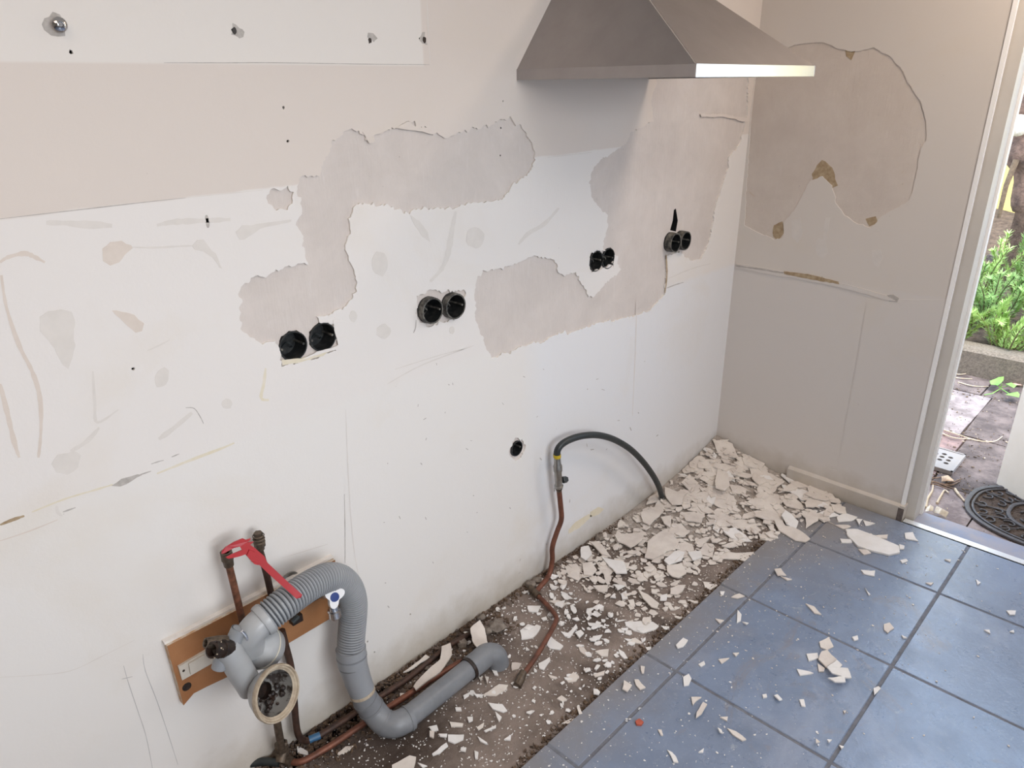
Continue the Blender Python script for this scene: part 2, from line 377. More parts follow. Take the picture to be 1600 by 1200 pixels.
PC = [(1026,100),(1025,135),(1017,157),(1022,190),(1000,200),(985,207),(978,225),(955,240),(938,250),(925,268),(920,285),(924,307),(935,322),(950,337),(950,355),(942,385),(948,395),(962,405),(970,421),(955,435),(940,450),(927,465),(920,464),(907,440),(900,425),(880,430),(871,422),(870,412),(860,404),(835,399),(810,410),(800,415),(780,419),(760,424),(746,432),(742,455),(742,495),(750,520),(757,537),(768,560),(790,552),(815,541),(850,535),(865,525),(900,517),(932,505),(975,497),(997,492),(1012,487),(1025,475),(1039,460),(1041,430),(1042,397),(1058,385),(1066,396),(1080,407),(1095,405),(1107,382),(1114,350),(1119,320),(1127,295),(1139,262),(1139,245),(1156,225),(1168,180),(1170,100)]
PX = [(651,462),(664,460),(672,452),(690,458),(700,452),(716,453),(727,455),(727,463),(722,470),(724,482),(716,494),(702,500),(690,503),(684,508),(668,511),(656,504),(649,490)]
PY = [(922,396),(936,391),(946,392),(951,387),(958,394),(961,404),(959,414),(948,418),(936,422),(924,426),(921,412)]
PZ = [(1033,366),(1037,350),(1044,346),(1050,350),(1053,330),(1058,326),(1062,342),(1060,356),(1072,362),(1076,376),(1068,392),(1048,398),(1036,394)]
PG = [(797,700),(800,690),(808,684),(816,686),(820,694),(819,706),(812,716),(802,718),(797,712)]
def wl(poly, step=.005, amp=.0030): return rough2([WL(*p) for p in poly], step, amp)
def ell(cx, cz, a, b, n=22, j=.0): return [(cx+a*math.cos(2*math.pi*k/n)*(1+R.uniform(-j, j)), cz+b*math.sin(2*math.pi*k/n)*(1+R.uniform(-j, j))) for k in range(n)]
def hole_at(x, y, r, j=.12, n=22): u, v = WL(x, y); return ell(u, v, r, r, n, j)
SOCK = {'a': [(459, 541), (505, 527)], 'b': [(670, 484), (706, 477)], 'c': [(932, 408), (951, 404)], 'd': [(1047, 378), (1063, 375)], 'g': [(808, 701)]}
sock_holes = []
for k, cs in SOCK.items():
    for (x, y) in cs: sock_holes.append(hole_at(x, y, .0345 if k != 'g' else .026, .07 if k in 'ac' else .03))
crev = [WL(*p) for p in [(1049,360),(1053,345),(1055,328),(1058,326),(1061,345),(1058,362)]]
small = []
for (x, y, r) in [(367, 49, .0045), (578, 57, .004), (657, 60, .004), (443, 168, .0028), (450, 221, .0028), (786, 158, .0022), (785, 200, .0022), (784, 243, .0022), (111, 81, .003), (208, 576, .003), (1007, 565, .002), (641, 960, .003), (574, 1003, .003), (585, 1019, .0028)]:
    small.append(hole_at(x, y, r, .35, 10))
outer = [(-6, 0), (.0, 0), (.0, 2.55), (-6, 2.55)]
allh = sock_holes+small+[crev]
wall_left = sheet('wall_left', outer, allh, L3(.0052), (0, .05, 0), [m_bare, m_dark]); tag(wall_left, kind='structure')
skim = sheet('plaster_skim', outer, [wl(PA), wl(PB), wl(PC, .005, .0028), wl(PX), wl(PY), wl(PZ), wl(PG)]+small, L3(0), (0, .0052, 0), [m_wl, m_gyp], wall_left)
b = MB().box(-6, .3, .055, .12, -.1, 2.65); b.build('wall_core', m_dark, wall_left, 0)
# chipped half layer along the patch rims: thin proud flakes still clinging
def flake(px, w2, th=.0012, m=m_gyp, name='loose_flake', par=wall_left, y=0.):
    pts = rough2([WL(*p) for p in px], .008, .001); return MB().prism([(a, y, c) for a, c in pts], (0, -th, 0)).build(name, m, par, 0)
for px in [[(618,200),(626,195),(641,190),(650,198),(674,199),(678,210),(664,207),(650,204),(630,202)], [(520,500),(560,505),(575,520),(540,540),(500,553),(470,563),(500,548),(528,540)], [(960,398),(966,400),(964,412),(958,418)],
           [(1094,178),(1130,178),(1170,186),(1168,192),(1130,182),(1096,183)], [(577,224),(583,223),(584,211),(575,205),(566,206)]]:
    flake(px, 0, .001, m_wl)
# ---- back wall
PE = [(1163,352),(1172,200),(1176,110),(1200,95),(1240,70),(1285,66),(1312,77),(1335,80),(1365,74),(1390,87),(1412,112),(1425,140),(1440,162),(1447,190),(1447,220),(1436,245),(1427,295),(1421,312),(1400,325),(1375,340),(1360,356),(1340,350),(1320,337),(1305,317),(1300,290),(1285,275),(1265,283),(1250,312),(1240,330),(1225,347),(1222,372),(1210,375),(1190,366)]
outb = [(0, 0), (-.80, 0), (-.80, 2.08), (-1.80, 2.08), (-1.80, 0), (-4, 0), (-4, 2.55), (0, 2.55)]
pe = rough2([WB(*p) for p in PE], .009, .0018)
pe = [(min(a, -.003), c) for a, c in pe]
wall_back = sheet('wall_back', outb, [], B3(.0025), (.10, 0, 0), [m_bareb, m_wb]); tag(wall_back, kind='structure')
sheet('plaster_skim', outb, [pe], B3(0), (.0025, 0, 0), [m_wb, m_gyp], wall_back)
def onback(px, th, m, name, rough=.0012, y0=0):
    pts = rough2([WB(*p) for p in px], .012, rough) if rough else [WB(*p) for p in px]
    pts = [(min(a, -.001), max(c, .001)) for a, c in pts]
    return MB().prism([(-y0, a, c) for a, c in pts], (-th, 0, 0)).build(name, m, wall_back, 0)
# plaster that stops at the outline of the old units
onback([(1355,468),(1336,580),(1308,735),(1297,733),(1290,768),(1290,800),(1400,818),(1410,790),(1440,660),(1462,560),(1480,468)], .0016, m_wb, 'plaster_edge', .0006)
onback([(1150,411),(1215,422),(1265,432),(1330,446),(1385,461),(1400,470),(1385,469),(1330,453),(1260,438),(1200,428),(1150,417)], .003, m_wb, 'ledge', .001)
onback([(1225,424),(1262,428),(1310,440),(1312,444),(1262,435),(1226,428)], .0036, m_dirt, 'rusty_streak')
onback([(1150,413),(1190,419),(1225,425),(1225,427),(1190,422),(1150,416)], .0034, m_crack, 'dirty_joint')
onback([(1384,462),(1396,460),(1405,466),(1402,472),(1390,471)], .002, m_crack, 'chipped_spot', .002)
for px, m in [([(1278,372),(1290,375),(1294,395),(1286,404),(1276,398),(1274,385)], m_glue), ([(1290,340),(1297,340),(1292,375),(1286,375)], m_glue), ([(1362,392),(1376,390),(1380,402),(1372,418),(1364,412)], m_glue), ([(1236,345),(1250,340),(1254,365),(1246,380),(1238,370)], m_glue)]:
    onback(px, .0006, m, 'glue_mark', .0008)
for px in [[(1268,272),(1284,250),(1300,262),(1309,290),(1300,294),(1286,280),(1268,284)], [(1209,352),(1222,346),(1226,362),(1214,376),(1208,370)], [(1320,78),(1336,80),(1330,94),(1322,88)], [(1352,342),(1368,338),(1372,348),(1358,354)]]:
    onback(px, .0005, m_dirt, 'brown_paper_remnant', .002, -.0024)
# corner bead, door post, skirting
t = MB().box(-.004, .012, -.812, -.799, .07, 2.08).box(-.003, .006, -1.806, -1.797, .07, 2.08).build('trim_1', m_bead, None, 0); tag(t, kind='structure')
t = MB().box(.022, .105, -.848, -.795, -.02, 2.08).box(.022, .105, -1.80, -1.752, -.02, 2.08).box(.022, .105, -1.80, -.80, 2.03, 2.08)
t.box(.100, .128, -.856, -.80, -.02, 2.05, 1).box(.104, .128, -1.80, -1.75, -.02, 2.05, 1)
d1 = t.build('door_1', [m_frame, m_bead], None, 0); tag(d1, kind='structure')
sk = MB().prism([(0, -.35, .075), (0, -.815, .075), (-.010, -.815, .072), (-.016, -.80, .066), (-.016, -.35, .066)], (0, 0, -.075))
sk.box(-.016, .022, -.818, -.80, 0, .072)
bb = sk.build('baseboard_back', m_wb, None, 0); tag(bb, kind='structure')
MB().box(-.0175, -.0155, -.8165, -.796, .0, .062).build('raw_end_block', m_ends, bb, 0)
# ---- floor: dirty bare concrete where the cupboards stood, slate tiles around
FP = lambda x, y, z=0.: (P(x, y, Z=z)[0], P(x, y, Z=z)[1])
trench = rough2([FP(*p) for p in [(380,1215),(425,1178),(470,1150),(500,1134),(560,1094),(612,1058),(650,1036),(690,1006),(705,1012),(668,1040),(632,1072),(600,1100),(560,1130),(520,1158),(470,1195),(440,1225)]], .012, .003)
trench = [(a, min(c, -.003)) for a, c in trench]
floor = sheet('floor', [(-6, 0), (-6, -4), (0, -4), (0, 0)], [trench], lambda u, v: (u, v, 0), (0, 0, -.045), [m_conc, m_conc]); tag(floor, kind='structure')
MB().box(-6.1, .02, -4, .1, -.12, -.035).build('subsoil', m_gunk, floor, 0)
TP = .449; TX0 = .012; YJ = -.6025   # tile pitch and joints found on the photograph
def tilebox(x0, x1, y0, y1, h=.010, rag=None):
    w = R.uniform(-.0006, .0006); b_ = MB(); ch = .0018
    def ring(ins, z): return [(x0+ins, y0+ins, z), (x1-ins, y0+ins, z), (x1-ins, y1-ins, z), (x0+ins, y1-ins, z)]
    vs = ring(0, .0005)+ring(0, h-ch+w)+ring(ch, h+w)
    fs = [(0, 1, 5, 4), (1, 2, 6, 5), (2, 3, 7, 6), (3, 0, 4, 7), (4, 5, 9, 8), (5, 6, 10, 9), (6, 7, 11, 10), (7, 4, 8, 11), (8, 9, 10, 11)]
    return b_.add(vs, fs).build('tile', m_tile, floor, 0)
g_ = .0046
xs = [0.0]+[-.385-TP*i for i in range(12)]
XJ = [-.390-TP*i for i in range(12)]
XJ = [-.389, -.8385, -1.2865, -1.7355, -2.1845, -2.6335, -3.08, -3.53, -3.98, -4.43]
xr = [-.0235]+XJ
for i in range(len(xr)-1):
    x1, x0 = xr[i]-(g_ if i else 0), xr[i+1]+g_
    # the ground away edge course
    yb = -.496+R.uniform(-.004, .004)
    tilebox(x0, x1, -.6025+g_, yb)
    for j in range(6):
        tilebox(x0, x1, -.6025-TP*(j+1)+g_, -.6025-TP*j-g_)
gr = MB().box(-5, -.0235, -4, -.498, .0, .0078).build('grout_bed', m_grout, floor, 0)
# rest of the room (out of frame, closes the light in)
c = MB().box(-6.1, .3, -4.1, .15, 2.55, 2.65).build('ceiling', m_ceil, None, 0); tag(c, kind='structure')
w_ = MB().box(-6.1, .1, -4.15, -4.0, 0, 2.6).build('wall_right', m_room, None, 0); tag(w_, kind='structure')
w_ = MB().box(-6.15, -6.0, -4.1, .1, 0, 2.6).build('wall_front', m_room, None, 0); tag(w_, kind='structure')
# threshold: aluminium strip, dark gap, bluestone sill
tr = MB().box(-.020, .010, -1.80, -.822, 0, .013).build('trim_2', m_alu, None, 0); tag(tr, kind='structure')
MB().box(.010, .022, -1.80, -.82, -.03, .006).build('dark_gap', m_bgap, tr, 0)
MB().box(-.0235, -.020, -1.80, -.822, 0, .0108).build('dark_gap', m_bgap, tr, 0)
MB().box(.022, .125, -1.80, -.80, -.05, .002).build('sill', m_sill, tr, 0)

# ---- marks on the left wall: glue dabs, streaks, pencil lines
def dab(px, m=m_glue, th=.0005, par=wall_left, name='glue_mark'):
    pts = rough2([WL(*p) for p in px], .008, .0009)
    return MB().prism([(a, 0, c) for a, c in pts], (0, -th, 0)).build(name, m, par, 0)
def blob(cx, cy, a, b_, ang=0, m=m_glue, n=14):
    th = math.radians(ang); pts = []
    for k in range(n):
        t_ = 2*math.pi*k/n; q = 1+R.uniform(-.10, .10); u = a*q*math.cos(t_); v = b_*q*math.sin(t_)
        pts.append((cx+u*math.cos(th)-v*math.sin(th), cy+u*math.sin(th)+v*math.cos(th)))
    return dab(pts, m)
def stroke(px, w, m=m_glue, th=.0004, name='glue_streak', plane='L', par=None):
    q = spline([Vector((x, y, 0)) for x, y in px], 5); n = len(q); L_ = []; R_ = []
    for i, p in enumerate(q):
        T = (q[min(i+1, n-1)]-q[max(i-1, 0)]).normalized(); N = Vector((-T.y, T.x, 0))
        ww = w*.5*(.55+.45*math.sin(math.pi*i/(n-1)))*R.uniform(.75, 1.25)
        L_.append((p.x+N.x*ww, p.y+N.y*ww)); R_.append((p.x-N.x*ww, p.y-N.y*ww))
    b_ = MB(); f = (lambda x, y: Vector((P(x, y, Y=0)[0], -th, P(x, y, Y=0)[2]))) if plane == 'L' else (lambda x, y: Vector((-th, min(-.001, P(x, y, X=0)[1]), P(x, y, X=0)[2])))
    vs = [f(*p) for pr in zip(L_, R_) for p in pr]
    b_.add(vs, [(2*i, 2*i+1, 2*i+3, 2*i+2) for i in range(n-1)])
    return b_.build(name, m, par or (wall_left if plane == 'L' else wall_back), 0)
dab([(62,495),(75,486),(95,483),(112,487),(117,500),(115,530),(118,540),(113,560),(107,577),(98,570),(88,552),(76,532),(63,518)])
dab([(160,388),(172,378),(190,376),(205,383),(207,388),(195,398),(186,410),(172,415),(161,408)], m_gluew)
stroke([(202,386),(240,387),(275,385),(300,384)], 3)
dab([(300,384),(308,375),(318,374),(325,384),(337,396),(347,420),(343,418),(332,402),(318,393),(304,390)])
dab([(175,485),(190,487),(210,492),(225,505),(222,517),(212,520),(200,510),(188,498)], m_gluew)
blob(140, 352, 38, 5, 2); stroke([(72,348),(120,349),(175,352)], 10)
stroke([(245,352),(270,347),(310,345),(360,343)], 9, m_glue); stroke([(322,336),(324,346),(325,356)], 5, m_crack)
dab([(368,362),(378,352),(400,350),(430,346),(455,343),(455,346),(430,352),(405,358),(388,370),(375,375)])
stroke([(0,410),(12,402),(38,396),(55,402),(70,410)], 7, m_gluew)
stroke([(2,430),(10,480),(30,540),(50,580),(62,620),(64,670),(60,715)], 7, m_gluew)
stroke([(0,600),(10,640),(22,690),(30,715)], 8, m_gluew)
stroke([(145,580),(148,630),(152,660),(185,640)], 5); stroke([(155,668),(135,690),(110,705)], 7)
dab([(80,725),(90,710),(115,704),(127,712),(122,730),(105,742),(88,738)])
blob(253, 590, 10, 17, 20); blob(355, 631, 8, 8); stroke([(300,645),(270,670),(248,686)], 8)
blob(593, 412, 13, 20, -5); blob(743, 371, 14, 17, 8); blob(599, 518, 11, 12); blob(552, 494, 6, 9); blob(706, 516, 4, 6)
dab([(640,335),(655,345),(668,362),(672,378),(660,370),(648,352)])
stroke([(712,330),(706,360),(700,395),(690,420),(672,440)], 8)
stroke([(873,325),(850,350),(825,365),(810,382)], 6); stroke([(230,548),(248,540),(265,531)], 2.5)
stroke([(415,575),(412,600),(408,622),(420,625)], 5, m_yel)
# the old worktop line, dirty and yellowed, and the top tile line
stroke([(0,820),(20,812),(38,806)], 5, m_dirt, name='rusty_streak'); stroke([(50,800),(100,780),(150,765),(176,757)], 3, m_yel, name='yellowed_line')
dab([(174,759),(190,748),(215,741),(222,742),(205,752),(188,760)], m_crack, .0006, name='bare_notch')
stroke([(215,743),(236,736)], 2, m_crack); stroke([(245,740),(300,718),(345,701),(366,692)], 4, m_yel, name='yellowed_line')
stroke([(0,845),(45,830),(90,812)], 2, m_gluew); stroke([(88,790),(90,800),(97,806)], 5, m_glue); stroke([(98,800),(118,793)], 2.5, m_crack)
stroke([(236,725),(248,721),(256,719)], 1.6, m_crack); stroke([(268,714),(280,709)], 1.6, m_crack)
stroke([(290,637),(303,638),(312,650),(318,662)], 1.5, m_crack)
stroke([(0,342),(60,335),(130,327),(225,316),(290,309)], 1.4, m_crack, name='tile_line'); stroke([(290,309),(340,304),(410,297)], 1.0, m_glue, name='tile_line')
stroke([(256,98),(350,98),(430,98),(560,100),(671,101)], 1.3, m_crack, name='cupboard_line'); stroke([(667,0),(669,50),(672,101)], 1.3, m_glue, name='cupboard_line')
stroke([(855,246),(890,242),(925,238)], 1.6, m_glue, name='tile_line')
stroke([(538,772),(539,830),(539,880)], 1.2, m_crack); stroke([(540,640),(545,760),(552,850),(560,900)], 1.5, m_glue)
stroke([(605,600),(660,570),(740,540)], 2, m_glue); stroke([(617,577),(680,557),(725,545)], 1.6, m_glue)
stroke([(1042,450),(1055,445),(1068,441)], 1.6, m_crack); stroke([(1045,435),(1080,420),(1110,412)], 2, m_glue); stroke([(1041,398),(1042,430),(1039,458)], 2, m_dirt)
stroke([(650,500),(649,512),(646,520)], 2, m_crack); stroke([(995,470),(992,560),(988,650)], 1.2, m_glue)
stroke([(193,1040),(200,1065),(215,1110),(228,1150),(238,1200)], 1.1, m_pencil, name='pencil_line'); stroke([(190,1061),(207,1057)], 1.1, m_pencil, name='pencil_line')
stroke([(223,1022),(227,1048),(245,1095),(262,1145),(278,1195)], 1.1, m_pencil, name='pencil_line')
stroke([(0,1058),(55,1055),(110,1048),(160,1025),(210,1000)], 1.2, m_glue); stroke([(440,872),(480,860),(512,850)], 1.2, m_glue)
for q in [[(1225,0),(1228,0)]]: pass
dab([(888,828),(900,815),(920,803),(925,806),(905,825),(888,834)], m_yel, name='yellow_adhesive'); dab([(922,800),(935,792),(944,795),(935,804),(922,808)], m_yel, name='yellow_adhesive')
dab([(440,562),(470,560),(500,552),(520,545),(505,556),(470,566),(441,571)], m_yel, name='yellow_adhesive')
for _ in range(55):   # scuffs and pits
    x = R.uniform(560, 1060); y = R.uniform(560, 960)
    if y > 1480-.72*x+0: continue
    a__ = R.uniform(0, 3.14); l__ = R.uniform(1.5, 6); stroke([(x, y), (x+l__*math.cos(a__), y+l__*math.sin(a__))], R.uniform(.8, 1.8), m_crack, name='scuff')

# ================================================================== THINGS ON THE WALL
def sockbox(key, label, proud, depth=.04):
    cs = SOCK[key]; u0, v0 = WL(*cs[0]); o = thing('socket_box', (u0, 0, v0), label, 'socket box')
    for (x, y) in cs:
        u, v = WL(x, y); r = .034 if key != 'g' else .0255
        cup = MB().lathe((u, -proud, v), (0, 1, 0), [(depth+proud, 0), (depth+proud, r-.004), (.002, r-.003), (0, r-.003), (0, r), (.004, r), (depth+proud, r)], 30)
        c_ = cup.build('box_cup', [m_sock], o, 30)
        if proud > .002:
            MB().lathe((u, -proud-.0006, v), (0, 1, 0), [(0, r-.0035), (0, r+.0006), (proud*.98, r+.0012)], 30).build('dusty_collar', m_sockr, o, 30)
        for q in range(2): # little screw posts and a wire end
            s_ = 1 if q else -1
            MB().tube([(u+s_*(r-.007), -proud+.004, v-.002), (u+s_*(r-.007), depth, v-.002)], .003, 8).build('screw_post', m_sockr, c_, 30)
        MB().tube(spline([(u-.012, depth-.004, v-.012), (u-.004, depth-.02, v+.004), (u+.008, depth-.022, v-.006), (u+.012, depth-.006, v-.014)], 5), .0018, 6).build('wire_end', m_blk if key == 'a' else m_sockr, c_, 60)
    return o
sockbox('a', 'double empty black socket hole with ragged edges under the large peeled plaster patch', 0, .045)
sockbox('b', 'double black round socket box sticking out of the white wall between two peeled patches', .016)
sockbox('c', 'double small black socket hole beside the pointed tongue of white plaster', 0)
sockbox('d', 'double round black socket box standing proud nearest the room corner, spiked crack above it', .024)
sockbox('g', 'single round black pipe hole in the wall beside the gas tap', 0, .05)
for px in [[(363,36),(368,38),(374,44),(382,50),(380,58),(374,60),(366,55),(361,54),(364,48)], [(575,51),(583,52),(590,60),(584,66),(578,62),(574,58)], [(660,50),(664,50),(663,60),(668,70),(660,68),(655,62)]]:
    u, v = WL(px[0][0]+4, px[0][1]+12); q = rough2([WL(*p) for p in px], .005, .001)
    MB().prism([(a, .0, c_) for a, c_ in q], (0, -.0004, 0)).build('torn_plaster', m_crack, wall_left, 0)
    u, v = WL(px[0][0]+3, px[0][1]+12); MB().prism([(a, -.0003, c_) for a, c_ in ell(u, v, .005, .006, 9, .3)], (0, -.0004, 0)).build('drill_hole', m_gunk, wall_left, 0)
# bolt in the wall
u, v = WL(89, 39)
o = thing('wall_bolt', (u, 0, v), 'shiny metal bolt head sticking out of the wall above the cupboard line', 'bolt')
MB().lathe((u, 0, v), (0, -1, 0), [(0, .004), (.012, .004)], 12).build('shank', m_nick, o)
MB().lathe((u, -.012, v), (0, -1, 0), [(0, .003), (0, .010), (.004, .011), (.007, .008), (.008, .004), (.006, .003), (.006, 0)], 18).build('head', m_chrome, o, 50)
MB().prism([(a, 0, c_) for a, c_ in rough2(ell(u-.002, v, .017, .015, 12, .3), .006, .001)], (0, -.0007, 0)).build('torn_plaster', m_crack, o, 0)

# ---- extractor hood
HX0, HX1, HY, HZ = -1.306, -.700, -.525, 1.608
o = thing('extractor_hood', (-1.0, 0, HZ), 'brushed steel pyramid extractor hood fixed high on the wall', 'extractor hood')
rim = MB()
for (x0, x1, y0, y1, i_) in [(HX0, HX0+.003, HY, 0, 1), (HX1-.003, HX1, HY, 0, 1), (HX0+.003, HX1-.003, HY, HY+.003, 0)]: rim.box(x0, x1, y0, y1, HZ, HZ+.026, i_)
rim.build('rim', [m_steelr, m_steel], o, 0)
cx0, cx1, cyf, cz = -1.106, -.90, -.165, 1.885
can = MB(); z0 = HZ+.026; e_ = .0015
A_ = [(HX0+e_, 0, z0), (HX0+e_, HY+e_, z0), (HX1-e_, HY+e_, z0), (HX1-e_, 0, z0)]; B_ = [(cx0, 0, cz), (cx0, cyf, cz), (cx1, cyf, cz), (cx1, 0, cz)]
can.add([A_[0], A_[1], B_[1], B_[0]], [(0, 1, 2, 3)]).add([A_[1], A_[2], B_[2], B_[1]], [(0, 1, 2, 3)]).add([A_[2], A_[3], B_[3], B_[2]], [(0, 1, 2, 3)])
can.build('canopy', m_steel, o, 0)
MB().tube([A_[1], B_[1]], .0016, 6).build('seam', m_steelr, o)
MB().box(cx0, cx1, cyf, 0, cz, 2.54).build('chimney', m_steel, o, 0)
fl = MB()
for k in range(2): fl.box(HX0+.02+k*.29, HX0+.295+k*.29, HY+.03, -.03, HZ+.004, HZ+.010)
fl.build('grease_filter', m_steel, o, 0)
MB().box(HX0+.003, HX1-.003, HY+.003, -.001, HZ+.011, HZ+.014).build('base_plate', m_steel, o, 0)

# ---- wooden board with switch
bx0, bx1, bz0, bz1 = -2.428, -2.008, .330, .497
o = thing('wooden_board', (bx0, 0, bz0), 'brown varnished wooden board screwed to the wall behind the grey drain pipes', 'board')
pts = [(bx0+.004, bz0-.004), (bx0+.03, bz0+.012), (bx0+.06, bz0+.010), (bx0+.16, bz0-.002), (bx1, bz0+.002), (bx1, bz1-.002), (bx0+.2, bz1), (bx0, bz1)]
MB().prism([(a, -.001, c_) for a, c_ in pts], (0, -.020, 0), 0, 1).build('panel', [m_ply, m_plyd], o, 0)
MB().box(bx0-.002, bx1, -.014, .0, bz1, bz1+.006).build('plaster_fillet', m_gyp, o, 0)
h_ = P(292, 1073, Y=-.021); MB().lathe(h_, (0, -1, 0), [(-.001, .011), (.0006, .010), (.0006, 0)], 14).build('burnt_knot', m_gunk, o, 0)
o = thing('light_switch', P(300, 1045, Y=-.021), 'ivory surface switch plate on the wooden board', 'switch')
def bp(x, y, d=-.0212): return P(x, y, Y=d)
q = [bp(277, 1040), bp(323, 1013), bp(336, 1031), bp(283, 1061)]
pl = MB().prism(q, (0, -.006, 0)).build('plate', m_swi, o, 0)
q = [bp(294, 1036, -.028), bp(318, 1022, -.028), bp(324, 1037, -.028), bp(297, 1053, -.028)]
MB().prism(q, (0, -.004, 0)).build('rocker', m_swi, o, 0)
MB().lathe(bp(287, 1048, -.0275), (0, -1, 0), [(0, .003), (.0006, .0028), (.0006, 0)], 10).build('screw_hole', m_gunk, o, 0)

# ---- copper stubs above the board
def tubepx(pts, rad, m, name, par, seg=14, per=6, smooth=50, res=None):
    p3 = [P(x, y, **{k: v}) for x, y, k, v in pts]; p3 = spline(p3, per) if len(p3) > 2 else p3
    return MB().tube(p3, rad, seg).build(name, m, par, smooth)
o = thing('copper_pipe', P(383, 975, Y=-.045), 'upright green-stained copper pipe gripped at the top by the red calliper', 'pipe', None)
tubepx([(357, 880, 'Y', -.055), (368, 925, 'Y', -.052), (380, 975, 'Y', -.048)], .0078, m_stub, 'tube', o)
a_ = P(353, 862, Y=-.057); b_ = P(358, 884, Y=-.055)
MB().lathe(b_, a_-b_, [(0, .008), (.001, .0105), (.016, .0115), (.018, .013), ((a_-b_).length, .0125), ((a_-b_).length, .008), (.02, .007)], 18).build('fitting', m_brass, o)
o = thing('copper_pipe', P(430, 925, Y=-.04), 'taller brown copper pipe with threaded end nut behind the red calliper', 'pipe')
tubepx([(405, 856, 'Y', -.045), (416, 895, 'Y', -.043), (424, 930, 'Y', -.035), (428, 945, 'Y', -.03)], .0078, m_copper2, 'tube', o)
a_ = P(403, 832, Y=-.046); b_ = P(407, 860, Y=-.045)
MB().lathe(b_, a_-b_, [(0, .008), (.003, .0095), (.010, .0095), (.011, .0125), (.030, .0125), (.031, .010), ((a_-b_).length, .0095), ((a_-b_).length, 0)], 6).build('nut', m_brass, o, 20)
for k in range(3): MB().lathe(b_+(a_-b_)*(.45+.17*k), a_-b_, [(0, .0115), (.002, .0135), (.004, .0115)], 16).build('thread', m_brass, o)

# ---- red calliper
o = thing('sliding_calliper', P(385, 850, Y=-.075), 'red plastic sliding calliper clamped on the pipe end and resting on the ribbed hose', 'calliper')
def cq(lst): return [(240+x/8, 820+y/8) for x, y in lst]
def c2(lst): return [(380+x/8, 820+y/8) for x, y in lst]
def cy(x, y): t_ = max(0, min(1, ((x-350)+(y-860))/190)); return -.068-.125*t_
def cal(px, name, th=.005, lift=0):
    pts = [P(x, y, Y=cy(x, y)-lift) for x, y in px]; return MB().prism(pts, (-.0012, -th, .002)).build(name, m_red, o, 0)
cal(cq([(845,360),(850,325),(900,270),(1000,210),(1110,165),(1150,185),(1210,165),(1195,197),(1160,215),(1250,205),(1205,242),(1190,300),(1100,310),(1075,268),(1000,285),(930,322),(880,352)]), 'fixed_jaw')
cal(cq([(895,402),(960,368),(1040,335),(1100,310),(1190,300),(1230,370),(1200,425),(1140,365),(1080,388),(1010,405),(930,420)]), 'sliding_jaw')
cal(cq([(1170,225),(1260,285),(1380,390),(1420,470)])+c2([(560,715),(735,870),(715,908),(660,920),(330,625)])+cq([(1330,510),(1200,400)]), 'beam', .004)
cal(cq([(1180,300),(1260,330),(1330,400),(1320,470),(1290,482),(1205,440),(1150,370)]), 'slider', .009, .001)
cal(cq([(1205,440),(1235,470),(1285,482),(1290,465),(1240,445)]), 'thumb_grip', .012, .001)

# ---- grey drain: trap with cup, ribbed hose and floor pipe
hp = [(413,968,-.150),(440,946,-.150),(470,924,-.140),(495,909,-.128),(515,902,-.118),(533,906,-.108),(546,920,-.100),(552,942,-.095),(551,970,-.092),(549,995,-.092),(548,1014,-.094)]
path = arc_res(spline([P(x, y, Y=yy) for x, y, yy in hp], 14), .0011)
o = thing('drain_hose', path[-1], 'thick grey ribbed drain hose arching in front of the wooden board', 'hose')
rad = [(.0352, .0352, .0346, .0318, .0312, .0318, .0346)[i % 7] for i in range(len(path))]
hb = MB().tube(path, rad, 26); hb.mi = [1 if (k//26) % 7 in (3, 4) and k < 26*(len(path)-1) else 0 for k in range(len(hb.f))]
hb.build('ribbed_hose', [m_hose, m_groove_shade], o, 30)
MB().lathe(path[0], path[0]-path[3], [(-.006, .0355), (-.006, .037), (.004, .037), (.009, .035), (.009, .030)], 28).build('end_collar', m_pvcl, o)
a_ = path[-1]; 
lp = [P(548, 1012, Y=-.094), P(551, 1037, Y=-.100), P(559, 1062, Y=-.108), P(567, 1083, Y=-.118), P(572, 1098, Y=-.124)]
q = lambda i, t_: lp[i]+(lp[i+1]-lp[i])*t_
MB().tube([lp[0], lp[1]], [.0385, .0375], 28).build('socket_sleeve', m_pvcm, o)
MB().tube([q(0, .45), q(0, .55)], [.0388, .0388], 28).build('socket_ring', m_pvc, o)
MB().tube([lp[1], lp[2]], [.0362, .0345], 28).build('reducer', m_pvcm, o)
MB().tube([lp[2], lp[3]], [.0345, .0325], 28).build('reducer', m_pvcm, o)
MB().tube([q(2, .80), q(2, 1)], [.0335, .0335], 28).build('clamp_ring', m_lime, o)
MB().tube([q(2, .97), lp[4]], [.0315, .0315], 28).build('dark_socket', m_pvc, o)
